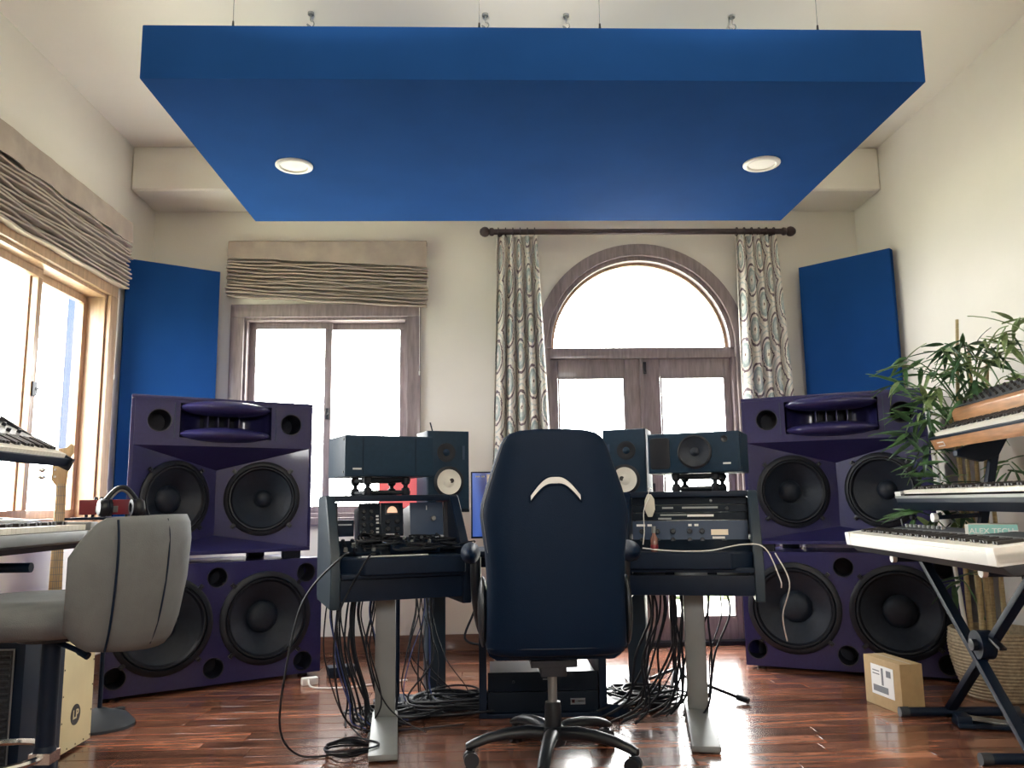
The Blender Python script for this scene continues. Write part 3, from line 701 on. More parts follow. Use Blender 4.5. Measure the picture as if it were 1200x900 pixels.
OL, OR = (-.330, 3.475, 0), (.865, 3.47, 0)
console('graphite console desk on the left on a silver column, cables spilling over its lip', OL, dLr, 1, R(-12))
console('graphite console desk on the right on a silver column, with knobbed rack units', OR, dRr, -1, R(4))
def place(O, rz, x, y, z):
    return (O[0]+math.cos(rz)*x-math.sin(rz)*y, O[1]+math.sin(rz)*x+math.cos(rz)*y, z)
iso_stand('black isolation stand on the left desk', place(OL, dLr, -.02, .27, 1.045), R(26), .083)
iso_stand('black isolation stand on the right desk', place(OR, dRr, .03, .27, 1.045), R(-26), .083)
horizontal_monitor('dark closed-front monitor lying flat on the left desk stand', place(OL, dLr, -.02, .25, 1.128), R(26), -1)
horizontal_monitor('dark monitor lying flat on the right desk stand, round woofer and ribbon tweeter showing', place(OR, dRr, .03, .25, 1.128), R(-26), 1)

def rack_unit(name, label, O, rz, x0, x1, y, z0, z1, m, deco, tilt=R(-8), depth=.2, group=None):
    t = thing(name, label, 'rack unit', place(O, rz, (x0+x1)/2, y, z0), rz, group)
    t.rotation_euler = (tilt, 0, rz)
    W = x1-x0; h = z1-z0
    MB().box(-W/2, W/2, 0, .008, 0, h).build('faceplate', m, t, bevel=.0015)
    MB().box(-W/2+.012, W/2-.012, .008, depth, .003, h-.003).build('chassis', 'blackmetal', t)
    for k, a in enumerate(deco):
        kind = a[0]
        if kind == 'knob':
            MB().lathe([(a[3], 0), (a[3], .010), (a[3]*.8, .014), (.0001, .014)], 14, M=T(a[1], 0, a[2]) @ rotx(R(90))).build('knob', a[4] if len(a) > 4 else 'plastic', t)
        elif kind == 'strip':
            MB().box(a[1], a[2], -.002, 0, a[3], a[4]).build(a[6] if len(a) > 6 else 'label_strip', a[5], t)
        elif kind == 'meter':
            fo = MB().box(a[1]-.032, a[1]+.032, -.004, 0, a[2]-.022, a[2]+.022).build('meter', 'plastic', t, bevel=.002)
            MB().prism([(a[1]-.024, a[2]-.014)]+[(a[1]+.024*math.cos(q), a[2]-.014+.03*math.sin(q)) for q in [PI*i/10 for i in range(11)]][::-1], .004, .0055, M=UP).build('dial', 'meter', fo)
        elif kind == 'switch':
            MB().box(a[1]-.006, a[1]+.006, -.006, 0, a[2]-.004, a[2]+.004).build('switch', a[3], t, bevel=.001)
    return t
rr = random.Random(11)
# left desk rack: channel strip, meter module, blank slate panel
rack_unit('preamp_module', 'black preamp module with small knobs at the left of the left rack', OL, dLr, -.150, -.052, .288, .862, 1.012, 'rack', [('knob', x, z, .008) for x in (-.028, .006) for z in (.02, .05, .08, .11)]+[('switch', .034, z, 'ledgreen') for z in (.018, .034, .06, .075, .09)])
rack_unit('meter_module', 'black compressor module with a glowing round meter in the left rack', OL, dLr, -.050, .052, .288, .862, 1.012, 'rack', [('meter', .0, .118), ('knob', -.022, .065, .011), ('knob', .022, .065, .011), ('knob', -.022, .03, .011), ('knob', .022, .03, .011), ('strip', -.03, .03, .006, .010, 'ledgreen')])
rack_unit('blank_module', 'slate blue plain module at the right of the left rack', OL, dLr, .085, .240, .288, .862, 1.012, 'rackblue', [('strip', -.002, .002, .115, .135, 'ledgreen'), ('knob', .03, .075, .012, 'silver')])
rack_unit('drive_box', 'small black box in the gap beside the left preamp module', OL, dLr, -.245, -.165, .34, .862, .935, 'black', [('strip', -.03, .03, .05, .056, 'ledgreen')], 0, .1)
# right desk rack
rack_unit('rack_blank', 'black blank panel topmost in the right rack', OR, dRr, -.258, .258, .285, .985, 1.023, 'rack', [('knob', .10, .015, .006, 'silver')])
rack_unit('tape_unit', 'black rack unit with long silver strips in the right rack', OR, dRr, -.258, .258, .281, .950, .983, 'rack', [('strip', -.12, -.07, .016, .024, 'silver'), ('strip', -.03, .13, .016, .024, 'silver'), ('knob', .17, .014, .008)])
rack_unit('patch_unit', 'black rack unit with one white printed strip in the right rack', OR, dRr, -.258, .258, .276, .915, .948, 'rack', [('strip', -.13, -.01, .019, .026, 'silver'), ('strip', -.008, .11, .014, .024, 'logo'), ('strip', -.14, -.08, .002, .010, 'silver')])
deco = []
for x in (-.215, -.145, -.075, .0, .055):
    for z in (.022, .062): deco.append(('knob', x, z, .012 if z > .04 else .011, 'plastic'))
deco += [('strip', .095, .17, .045, .07, 'lcd', 'display'), ('strip', .10, .155, .028, .038, 'logo'), ('knob', .15, .016, .011), ('strip', -.24, -.20, .085, .095, 'logo'), ('strip', -.19, -.17, .085, .095, 'logo'), ('strip', -.005, .01, .085, .095, 'logo'), ('strip', .022, .04, .085, .095, 'logo')]
rack_unit('equalizer', 'slate blue equalizer with two rows of black knobs, lowest of the right rack', OR, dRr, -.258, .258, .262, .802, .912, 'rackblue', deco)

# ------------------------------------------------------------------ centre desk, nearfields, screen
cdk = thing('centre_desk', 'black desk in the middle behind the chair, on two dark columns', 'desk', (.28, 4.30, 0))
MB().box(-.66, .66, -.16, .30, .735, .765).build('desktop', 'black', cdk, bevel=.006)
for x, a in ((-.555, R(20)), (.545, R(-20))):
    q = MB(); q.M = T(x, .22, 0) @ rotz(a); q.box(-.05, .05, -.042, .042, .03, .735).build('column', 'grey_desk', cdk, bevel=.006)
    q = MB(); q.M = T(x, .22, 0); q.box(-.05, .05, -.38, .20, .0, .032).build('foot', 'black', cdk, bevel=.008)
MB().box(-.53, .53, .19, .25, .66, .735).build('crossbar', 'black', cdk, bevel=.004)
def desk_stand(label, loc, rz):
    t = thing('monitor_riser', label, 'speaker stand', loc, rz, 'risers under the white-cone monitors')
    MB().box(-.10, .10, 0, .18, .0, .012).build('base_plate', 'black', t, bevel=.003)
    MB().box(-.045, .045, .06, .12, .012, .195).build('post', 'black', t, bevel=.004)
    MB().box(-.11, .11, 0, .19, .195, .21).build('top_plate', 'black', t, bevel=.003)
NL, NR = (-.181, 4.13), (.715, 4.13)
desk_stand('black riser under the left white-cone monitor', (NL[0], NL[1]+.03, .765), R(20)); desk_stand('black riser under the right white-cone monitor', (NR[0], NR[1]+.03, .765), R(-20))
nearfield('dark upright monitor with a white cone to the left of the gaming chair', (*NL, .975), R(20), 1)
nearfield('dark upright monitor with a white cone, half hidden behind the gaming chair', (*NR, .975), R(-20), -1)
scr = thing('computer_screen', 'blue-lit computer screen behind the gaming chair', 'monitor', (.275, 4.22, .765))
MB().box(-.345, .345, 0, .03, .06, .40).build('bezel', 'black', scr, bevel=.004)
MB().box(-.337, .337, -.002, 0, .07, .393).build('display', 'screen', scr)
MB().box(-.32, -.30, -.003, -.002, .372, .378).box(-.29, -.275, -.003, -.002, .372, .378).build('menu_text', 'logo', scr)
mw = MB().box(-.262, .25, -.003, -.002, .26, .385).build('window_panel', 'lcd', scr)
MB().cyl((0, .03, .2), (0, .06, .2), .03).box(-.03, .03, .04, .06, .01, .22).box(-.13, .13, -.03, .13, 0, .01).build('stand', 'black', scr, bevel=.003)
ps = thing('pink_screen', 'pink glowing screen seen under the left flat monitor', 'screen', (-.46, 4.38, 0))
MB().box(-.105, .105, .008, .02, .98, 1.17).build('housing', 'black', ps, bevel=.003)
MB().box(-.10, .10, 0, .01, .985, 1.165).build('display', 'pinkscreen', ps)
MB().cyl((0, .02, .01), (0, .02, 1.0), .012, n=12).lathe([(.12, 0), (.12, .012), (.02, .02)], 24).build('pole_stand', 'black', ps)

# ------------------------------------------------------------------ rack case on the floor
rk = thing('rack_case', 'black open rack case on the floor behind the gaming chair', 'rack', (.27, 4.0, 0))
for s in (-1, 1): MB().box(s*.285-.018, s*.285+.018, 0, .42, 0, .43).build('side_panel', 'black', rk, bevel=.003)
MB().box(-.27, .27, 0, .42, .41, .43).build('top_panel', 'black', rk, bevel=.003); MB().box(-.27, .27, 0, .42, 0, .02).build('bottom_panel', 'black', rk, bevel=.003)
OK_ = (.27, 4.0, 0)
rack_unit('power_unit', 'upper black unit in the floor rack case, small grey badge', OK_, 0, -.262, .262, .012, .118, .205, 'rack', [('strip', .0, .045, .05, .056, 'inkgrey', 'badge'), ('knob', -.14, .045, .006)], 0, .3)
rack_unit('amplifier', 'lower black unit in the floor rack case, red and grey badge', OK_, 0, -.262, .262, .012, .024, .114, 'rack', [('strip', .13, .20, .03, .058, 'inkgrey', 'badge'), ('strip', .135, .150, .036, .052, 'red', 'logo'), ('strip', .160, .192, .042, .048, 'silver', 'logo')], 0, .3)

# ------------------------------------------------------------------ gaming chair
gc = thing('gaming_chair', 'black gaming chair seen from behind, white chevron on its back', 'chair', (.262, 3.34, 0))
lv = [(.447, .215, .03), (.456, .250, .05), (.48, .262, .055), (.60, .259, .06), (.72, .257, .06), (.82, .263, .06), (.90, .274, .06), (.955, .280, .06), (1.0, .276, .06), (1.06, .258, .058), (1.12, .238, .056), (1.18, .217, .055), (1.22, .203, .052), (1.245, .188, .05), (1.262, .165, .045), (1.272, .13, .04), (1.277, .07, .03)]
rings = []
for z, hwid, th in lv:
    rg = []; n = 28
    for i in range(n):
        a = 2*PI*i/n; c_, s_ = math.cos(a), math.sin(a); e = .42
        xx = hwid*math.copysign(abs(c_)**e, c_); yy = th*math.copysign(abs(s_)**e, s_)
        yy += .045*(abs(xx)/.28)**3      # bolsters curve forwards
        rg.append((xx, -.26+yy-.02*math.sin(PI*(z-.44)/.84), z))
    rings.append(rg)
bk = MB().loft(rings).build('backrest', 'leather', gc, sharp=1.2)
def bsurf(x, z):
    # back surface y at (x,z)
    for (za, ha, ta), (zb_, hb_, tb) in zip(lv, lv[1:]):
        if za <= z <= zb_:
            f = (z-za)/(zb_-za); th = ta+(tb-ta)*f
            hwid = ha+(hb_-ha)*f
            break
    cc = min(.999, abs(x)/hwid); 
    ca = cc**(1/.42); sa = math.sqrt(max(0, 1-ca*ca))**.42
    return -.26-th*sa+.045*(abs(x)/.28)**3-.02*math.sin(PI*(z-.44)/.84)
def chev(w0, w1):
    pts = []
    for i in range(25):
        u = i/24; x = -.095+.19*u; k = 1-abs(2*u-1)
        z = 1.015+.068*math.sin(PI/2*min(1, k*1.15))
        pts.append((x, z, w0+(w1-w0)*k))
    return pts
cv = chev(.021, .026)
mb = MB(); rings = []
for x, z, h in cv:
    y_ = bsurf(x, z)-.001
    rings.append([(x, y_, z-h/2), (x, y_-.004, z-h/2+.002), (x, y_-.004, z+h/2-.002), (x, y_, z+h/2)])
mb.loft(rings).build('chevron', 'logo', bk)
mb = MB(); pts = [(x, bsurf(x, z)-.002, z+h/2+.003) for x, z, h in cv]+[(x, bsurf(x, z)-.002, z-h/2-.003) for x, z, h in reversed(cv)]
mb.tube(pts+[pts[0]], .0045, 8).build('chevron_rim', 'leather', bk)
for s in (-1, 1):
    pts = [(s*(h_-.012), bsurf(s*(h_-.012), z)+.002-.0, z) for z, h_, _ in lv[5:14]]
    MB().tube(spline(pts, 4), .0022, 6).build('piping', 'silver' if s < 0 else 'black', bk)
MB().tube(spline([(-.255, bsurf(-.245, .47)-.001, .475), (-.12, bsurf(-.12, .475)-.001, .478), (.0, bsurf(0, .475)-.001, .478), (.12, bsurf(.12, .475)-.001, .478), (.255, bsurf(.245, .47)-.001, .475)], 4), .003, 6).build('seam', 'black', bk)
mb = MB(); rings = []
for k, (yy, ww, zt) in enumerate(((-.20, .22, .475), (-.18, .25, .49), (0, .262, .495), (.2, .262, .50), (.27, .25, .49), (.29, .22, .47))):
    rings.append([(-ww, yy, zt-.055), (ww, yy, zt-.055), (ww+.006, yy, zt-.03), (ww, yy, zt+.01), (ww-.06, yy, zt+.015), (0, yy, zt), (-ww+.06, yy, zt+.015), (-ww, yy, zt+.01), (-ww-.006, yy, zt-.03)])
MB().loft(rings).build('seat', 'leather', gc)
for s in (-1, 1):
    ar = MB().tube(spline([(s*.235, .06, .44), (s*.275, .05, .50), (s*.295, .0, .62), (s*.300, -.02, .72), (s*.300, -.02, .79)]), .022, 10).build('armrest', 'plastic', gc)
    MB().ell((s*.320, -.01, .806), (.040, .17, .042), 20, 12).build('arm_pad', 'leather', ar)
    MB().ell((s*.272, -.20, .60), (.020, .06, .13), 14, 12).build('hinge_cover', 'plastic', gc)
MB().box(-.09, .09, -.12, .10, .375, .402).box(-.05, .05, -.09, .06, .335, .376).build('tilt_plate', 'blackmetal', gc, bevel=.005)
MB().cyl((0, 0, .22), (0, 0, .34), .0185, n=20).build('gas_piston', 'silver', gc)
MB().lathe([(.030, .07), (.033, .10), (.033, .205), (.030, .225), (.020, .227)], 24).build('gas_sleeve', 'plastic', gc)
MB().lathe([(.045, .065), (.052, .08), (.050, .125), (.036, .135)], 24).build('hub', 'plastic', gc)
for a in (187, 259, 331, 43, 115):
    d = Vector((math.cos(R(a)), math.sin(R(a)), 0)); sd = Vector((-d.y, d.x, 0)); rings = []
    for u, z, wv, hh in ((.02, .105, .030, .028), (.10, .117, .029, .026), (.18, .115, .026, .022), (.26, .102, .024, .020), (.32, .083, .024, .018), (.345, .075, .020, .012)):
        rings.append([d*u+sd*(wv*math.cos(q))+Vector((0, 0, z+hh*math.sin(q))) for q in [2*PI*k/12 for k in range(12)]])
    lg = MB().loft(rings).build('base_leg', 'plastic', gc)
    cpos = d*.325
    q = MB()
    for s in (-1, 1): q.cyl(cpos+sd*(s*.006)+Vector((0, 0, .029)), cpos+sd*(s*.026)+Vector((0, 0, .029)), .029, n=18)
    q.cyl(cpos+Vector((0, 0, .03)), cpos+Vector((0, 0, .075)), .008, n=8).box(cpos.x-.015, cpos.x+.015, cpos.y-.015, cpos.y+.015, .038, .062)
    q.build('caster', 'plastic', lg)

# ------------------------------------------------------------------ keyboards
def keys(parent, x0, n, y0, z, wk=.0235, lw=.145, lb=.09, hw_=.016):
    mb = MB(); bb = MB()
    for i in range(n):
        x = x0+i*wk
        mb.box(x+.0007, x+wk-.0007, y0, y0+lw, z-.018, z)
        if i % 7 in (0, 1, 3, 4, 5) and i < n-1: bb.box(x+wk-.0065, x+wk+.0065, y0+lw-lb, y0+lw, z-.004, z+.011)
    mb.build('white_keys', 'offwhite', parent, kind='stuff'); bb.build('black_keys', 'ink', parent, kind='stuff', bevel=.0)
mm_yz = Matrix(((0, 0, 1, 0), (1, 0, 0, 0), (0, 1, 0, 0), (0, 0, 0, 1)))     # (y,z) drawing extruded along x

# left: big silver stage piano running along the left side
kA = thing('stage_piano', 'silver stage piano at the left behind the grey stool', 'keyboard', (-1.38, 1.62, .878), PI/2)
Lk = 1.36
MB().prism([(0, .015), (0, .05), (.165, .055), (.20, .085), (.36, .098), (.38, .085), (.38, .02), (.36, 0), (.06, .0)], 0, Lk, M=mm_yz).build('body', 'silver', kA, bevel=.004)
MB().prism([(.05, -.012), (.03, .012), (.35, .0), (.33, -.02)], .01, Lk-.01, M=mm_yz).build('underside', 'black', kA, bevel=.003)
for a, b in ((0, .055), (Lk-.055, Lk)): MB().box(a, b, -.004, .19, .04, .078).build('end_block', 'silver', kA, bevel=.005)
keys(kA, .062, 52, .004, .070)
q = MB()
q.M = T(0, .20, .0865) @ rotx(R(4.6)); q.box(.05, Lk-.05, .015, .135, 0, .003).build('control_panel', 'white', kA)
for i in range(16):
    q = MB(); q.M = T(0, .20, .0865) @ rotx(R(4.6)); q.box(.12+i*.07, .15+i*.07, .04, .06, .003, .007).build('button', 'inkgrey', kA)
# left upper synth, tilted
kB = thing('tilted_synth', 'dark synthesizer tilted on the upper tier at the left window', 'keyboard', (-1.74, 2.55, 1.175), PI/2)
kB.rotation_euler = (R(26), 0, PI/2)
Ls = .92
MB().prism([(0, 0), (0, .035), (.15, .035), (.16, .05), (.34, .05), (.34, 0)], .01, Ls-.01, M=mm_yz).build('body', 'black', kB, bevel=.003)
for a in (0, Ls-.02): MB().prism([(-.01, -.012), (-.01, .04), (.15, .048), (.35, .072), (.35, -.012)], a, a+.02, M=mm_yz).build('end_cheek', 'blackmetal', kB, bevel=.003)
keys(kB, .05, 35, .012, .052, lw=.13)
MB().box(.03, Ls-.03, .17, .33, .05, .053).build('control_panel', 'silver', kB)
for i in range(11):
    for j in range(2): MB().lathe([(.009, .053), (.008, .067), (.0001, .067)], 10, M=T(.08+i*.075, .21+j*.07, 0)).build('knob', 'plastic', kB)
sA = thing('keyboard_stand', 'black two-tier keyboard stand under the left keyboards', 'stand', (-1.64, 2.3, 0), PI/2)
for s in (-1, 1):
    MB().bar((s*-.42, .0, .04), (s*.40, .0, .83), .035, .035).build('cross_leg', 'black', sA, bevel=.004)
    MB().tube([(s*.42, -.21, .02), (s*.42, .21, .02)], .02, 12).build('foot', 'black', sA)
    MB().tube([(s*.40, -.19, .818), (s*.40, .19, .818)], .016, 10).build('support_arm', 'black', sA)
    MB().bar((s*.40, .17, .82), (s*.40, .30, 1.18), .03, .03).build('tier_post', 'black', sA, bevel=.003)
    MB().bar((s*.40, .34, 1.275), (s*.40, .14, 1.163), .05, .014).build('tier_arm', 'black', sA, bevel=.003)
    MB().prism([(.16, 1.165), (.30, 1.225), (.30, 1.14), (.24, 1.08)], s*.40-.012, s*.40+.012, M=mm_yz).build('tier_bracket', 'black', sA)
# red box and headphones on the far end of the piano
rb = thing('red_preamp', 'red metal box with a grey label on a small tray by the left window', 'audio box', (-1.80, 3.96, .962), R(8))
MB().box(-.118, .118, 0, .13, .012, .082).build('case', 'red', rb, bevel=.003)
MB().box(-.045, .055, -.002, 0, .022, .052).build('label_plate', 'silver', rb)
for x in (-.09, .09):
    for yy in (.02, .11): MB().cyl((x, yy, 0), (x, yy, .012), .008, n=8).build('foot', 'rubber', rb)
for x in (-.06, -.035): MB().lathe([(.010, 0), (.008, .014), (.0001, .014)], 12, M=T(x, .05, .082)).build('knob', 'plastic', rb)
hp = thing('headphones', 'black headphones leaning over the red box by the left window', 'headphones', (-1.705, 3.90, .962), R(40))
pts = [(-.078+.156*i/16, -.01, .062+.075*math.sin(PI*i/16)) for i in range(17)]
MB().tube(spline(pts, 2), .012, 10).build('headband', 'plastic', hp)
MB().tube([(p[0]*.90, p[1], p[2]-.012) for p in pts], .008, 8).build('band_pad', 'silver', hp)
for s in (-1, 1):
    ec = MB().lathe([(.038, -.018), (.042, -.01), (.042, .008), (.034, .020), (.0001, .022)], 24, M=T(s*.078, -.01, .044) @ roty(s*PI/2)).build('ear_cup', 'plastic', hp)
    MB().lathe([(.040, -.020), (.038, -.034), (.022, -.036), (.020, -.020)], 24, M=T(s*.078, -.01, .044) @ roty(s*PI/2)).build('ear_pad', 'rubber', ec)
# bass guitar
bs = thing('bass_guitar', 'bass guitar with a pale wooden neck standing by the left window', 'guitar', (-2.08, 4.10, .13), R(35))
bs.rotation_euler = (R(-8), 0, R(30))
out2 = spline([(0, 0, 0), (.14, .02, 0), (.175, .11, 0), (.13, .20, 0), (.125, .27, 0), (.16, .36, 0), (.15, .46, 0), (.09, .44, 0), (.04, .38, 0), (-.03, .38, 0), (-.08, .42, 0), (-.14, .41, 0), (-.15, .33, 0), (-.115, .25, 0), (-.13, .17, 0), (-.175, .09, 0), (-.13, .01, 0), (0, 0, 0)], 4)[:-1]
MB().prism([(p.x, p.y) for p in out2], 0, .04, M=UP).build('body', 'sunburst', bs, bevel=.008)
MB().prism([(-.09, .10), (.05, .06), (.07, .30), (-.06, .33)], .04, .043, M=UP).build('pickguard', 'offwhite', bs)
nk = MB().prism([(-.031, .33), (.031, .33), (.022, .99), (-.022, .99)], .036, .060, M=UP).build('neck', 'maple', bs, bevel=.004)
for i in range(14): MB().box(-.028, .028, -.0625, -.060, .985-.045*i*(1-.012*i)-.002, .985-.045*i*(1-.012*i)).build('fret', 'silver', nk)
hd = MB().prism([(-.022, .99), (-.045, 1.02), (-.042, 1.16), (-.02, 1.18), (.010, 1.185), (.035, 1.21), (.050, 1.195), (.048, 1.16), (.032, 1.13), (.026, 1.04), (.022, .99)], .036, .052, M=UP).build('headstock', 'maple', bs, bevel=.003)
for i in range(4):
    z = 1.035+i*.036
    MB().cyl((-.032, -.052, z), (-.032, -.062, z), .007, n=10).tube([(-.045, -.044, z), (-.075, -.044, z)], .004, 6).ell((-.088, -.044, z), (.016, .005, .012), 10, 6).build('tuning_peg', 'chrome', hd)
for i in range(4): MB().cyl((-.012+.008*i, -.064, .16), (-.012+.008*i, -.064, 1.0), .0012, n=5).build('string', 'silver', bs)
gs = thing('guitar_stand', 'small black floor stand cradling the bass guitar', 'stand', (-2.08, 4.09, 0), R(30))
for x in (-.10, .10): MB().tube(spline([(x, -.10, .14), (x, -.11, .115), (x, 0, .115), (x, .07, .12), (x*1.3, .15, .012)]), .010, 8).build('leg', 'black', gs)
MB().tube([(-.10, .03, .12), (.10, .03, .12)], .010, 8).build('crossbar', 'black', gs)
MB().tube([(0, .03, .12), (0, .13, .55)], .010, 8).build('spine', 'black', gs)
MB().tube(spline([(-.10, 0, .115), (-.06, -.22, .012), (.0, -.24, .012)]), .009, 8).build('front_leg', 'black', gs)
# mic stand base and its boom foot
mb_ = thing('microphone_stand', 'round-base stand behind the cajon holding a small tray', 'stand', (-1.80, 4.02, 0))
MB().lathe([(.155, 0), (.155, .012), (.12, .05), (.05, .072), (.022, .085), (.0001, .085)], 36).build('base', 'greyfelt', mb_)
MB().cyl((0, 0, .08), (0, 0, .95), .010, n=12).build('pole', 'black', mb_)
MB().box(-.15, .17, -.14, .12, .95, .962).build('tray', 'black', mb_, bevel=.003)
fr_ = thing('boom_rod', 'thin black stand leg with rubber tip lying by the left bass cabinet', 'stand', (-1.93, 4.26, .012))
MB().tube([(-.1, -.02, 0), (.10, .045, 0)], .007, 8).build('rod', 'blackmetal', fr_); MB().tube([(.09, .042, 0), (.125, .053, 0)], .011, 10).build('tip', 'rubber', fr_)

# ------------------------------------------------------------------ cajon, cabinet, stool
cj = thing('cajon', 'pale birch cajon with a round black badge behind the grey stool', 'drum', (-1.732, 3.655, 0), PI/2)
MB().box(-.135, .135, .008, .30, .012, .48).build('box', 'ink', cj, bevel=.004)
fp = MB().box(-.137, .137, 0, .008, .012, .481).build('front_plate', 'cajonface', cj, bevel=.002)
for x, z in [(s*.125, .03+.105*i) for s in (-1, 1) for i in range(5)]+[(x, .024) for x in (-.07, 0, .07)]: MB().cyl((x, 0, z), (x, -.0025, z), .004, n=8).build('screw', 'chrome', fp)
MB().lathe([(.040, 0), (.040, .0015), (.0001, .0015)], 32, M=T(-.01, 0, .145) @ rotx(R(90)) @ Matrix.Diagonal((1, 1.05, 1, 1))).build('badge', 'ink', fp)
text('LP', .050, 'cajonface', fp, T(-.01, -.0018, .145) @ FRONT, 'badge_lettering', .0006, .0012)
for x in (-.1, .1):
    for yy in (.04, .26): MB().cyl((x, yy, 0), (x, yy, .012), .014, n=10).build('foot', 'rubber', cj)
am = thing('speaker_cabinet', 'black cabinet with woven grille on the floor at far left', 'speaker', (-2.0, 2.96, 0), R(0))
MB().box(-.38, .40, .02, .30, .02, .545).build('box', 'black', am, bevel=.006)
MB().box(-.35, .365, .008, .022, .05, .52).build('grille', 'grill', am, bevel=.003)
gw = MB()
for i in range(22): gw.tube([(-.345, .006, .062+i*.0208), (.36, .006, .062+i*.0208)], .0055, 6)
gw.build('woven_strand', 'grill', am, kind='stuff')
MB().tube([(-.352, .010, .05), (.368, .010, .05), (.368, .010, .522), (-.352, .010, .522), (-.352, .010, .05)], .004, 6).build('piping', 'inkgrey', am)
for x in (-.32, .34):
    for yy in (.06, .26): MB().cyl((x, yy, 0), (x, yy, .02), .02, n=10).build('foot', 'rubber', am)

st = thing('swivel_stool', 'grey upholstered swivel stool with curved back and chrome footrest', 'stool', (-1.268, 2.50, 0))
# wrap-around back
rings = []
r0 = .345; n = 30
for i in range(n+1):
    a = R(-62+124*i/n); u = abs((i/n)-.5)*2
    zt = .985-.012*u**2-.19*max(0, u-.72)**1.6*4; zb = .60+.03*u**2+.10*max(0, u-.8)**1.4*4
    th = .060*(1-.15*u**4)
    sec = []
    for k in range(14):
        q = 2*PI*k/14; c_, s_ = math.cos(q), math.sin(q)
        f = math.copysign(abs(s_)**.6, s_)
        zz = (zt+zb)/2+(zt-zb)/2*f
        hgt = (zz-zb)/(zt-zb)
        rad = r0-.02-.045*(1-hgt)**2-.02*u*u+th/2*math.copysign(abs(c_)**.7, c_)
        sec.append((rad*math.cos(a)+.02, rad*math.sin(a)*1.0, zz))
    rings.append(sec)
bk2 = MB().loft(rings).build('backrest', 'greystool', st, sharp=1.3)
for a in (-42, -14):
    pts = []
    for k in range(12):
        zz = .62+.35*k/11; hgt = (zz-.60)/.385
        rad = r0-.02-.045*(1-hgt)**2+.0275*(max(.05, 1-abs(2*hgt-1)**3))**.5
        pts.append((rad*math.cos(R(a))+.02, rad*math.sin(R(a)), zz))
    MB().tube(spline(pts, 2), .0035, 6).build('seam', 'black', bk2)
rings = []
for rad, z in ((.12, .645), (.20, .648), (.245, .66), (.262, .69), (.258, .72), (.235, .742), (.18, .75), (.08, .742), (.01, .74)):
    rings.append([(rad*1.12*math.cos(q)-.03, rad*math.sin(q), z) for q in [2*PI*k/36 for k in range(36)]])
MB().loft(rings).build('seat', 'greystool', st, sharp=1.3)
MB().lathe([(.09, .625), (.09, .648), (.0001, .648)], 24).build('seat_plate', 'blackmetal', st)
MB().cyl((0, 0, .30), (0, 0, .63), .026, n=24).build('column', 'black', st)
MB().lathe([(.030, .02), (.030, .32), (.026, .33)], 24).build('sleeve', 'black', st)
MB().lathe([(.215, 0), (.215, .008), (.14, .022), (.05, .035), (.032, .07)], 40).build('base', 'black', st)
pts = [(-.16+.16*math.cos(R(a)), .16*math.sin(R(a)), .30) for a in range(0, 361, 15)]
MB().tube(pts, .010, 8).box(-.03, .03, -.03, .03, .285, .315).build('footrest', 'chrome', st)
MB().tube(spline([(.02, -.02, .622), (.10, -.05, .60), (.135, -.06, .585)]), [.008]*7+[.011]*6, 8).build('lever', 'black', st)

# ------------------------------------------------------------------ right: keyboards and stand
aK = R(-96)
def kpos(x, y, z): return (x, y, z)
k1 = thing('white_keyboard', 'long white keyboard at the right with a turquoise box on it', 'keyboard', (1.905, 4.27, .728), aK)
k1.rotation_euler = (R(7), 0, aK)
Lk = 1.52
MB().prism([(0, .035), (0, .0795), (.15, .0795), (.15, .035)], .0, Lk, M=mm_yz).build('key_slip', 'white', k1, bevel=.003)
MB().prism([(.01, .036), (.045, -.002), (.30, -.002), (.33, .03), (.33, .085), (.30, .092), (.155, .088), (.155, .036)], .0, Lk, M=mm_yz).build('body', 'greyfelt', k1, bevel=.004)
MB().box(.16, Lk-.05, .165, .20, .088, .102).build('panel_edge', 'silver', k1, bevel=.003)
MB().box(.10, Lk-.05, .20, .32, .088, .098).build('control_panel', 'greyfelt', k1, bevel=.003)
for a, b in ((0, .06), (Lk-.06, Lk)): MB().box(a, b, -.003, .155, .036, .100).build('end_block', 'white', k1, bevel=.005)
keys(k1, .066, 59, .002, .098)
for i in range(9): MB().lathe([(.010, .098), (.008, .112), (.0001, .112)], 12, M=T(.16+i*.05, .26, 0)).build('knob', 'silver', k1)
MB().cyl((.02, .29, .09), (.02, .29, .13), .004, n=6).build('antenna', 'silver', k1)
k2 = thing('black_keyboard', 'slim black keyboard with white end block on the middle tier at right', 'keyboard', (2.185, 4.27, .965), aK)
k2.rotation_euler = (R(7), 0, aK)
Lk = 1.36
MB().prism([(0, .045), (.0, .012), (.03, -.03), (.26, -.03), (.29, -.01), (.29, .055), (.15, .05), (.15, .045)], 0, Lk, M=mm_yz).build('body', 'black', k2, bevel=.003)
MB().box(0, .075, -.002, .13, .045, .068).build('end_block', 'white', k2, bevel=.003)
MB().box(.075, .115, -.001, .13, .045, .058).build('pitch_panel', 'ink', k2)
MB().box(.0, Lk, -.004, .002, .034, .047).build('front_edge', 'silver', k2)
keys(k2, .118, 52, .0, .074, lw=.13)
MB().box(.08, Lk-.02, .14, .28, .052, .066).build('control_panel', 'black', k2, bevel=.003)
for i in range(14): MB().box(.26+i*.05, .285+i*.05, .19, .205, .066, .078).build('button', 'offwhite', k2)
k3 = thing('wooden_synth', 'vintage synthesizer with wooden case on the top tier at right', 'keyboard', (2.32, 4.10, 1.242), aK)
k3.rotation_euler = (R(24), 0, R(-99))
Lk = 1.0
MB().prism([(0, 0), (0, .055), (.02, .058), (.02, .0)], 0, Lk, M=mm_yz).build('front_rail', 'walnut', k3, bevel=.003)
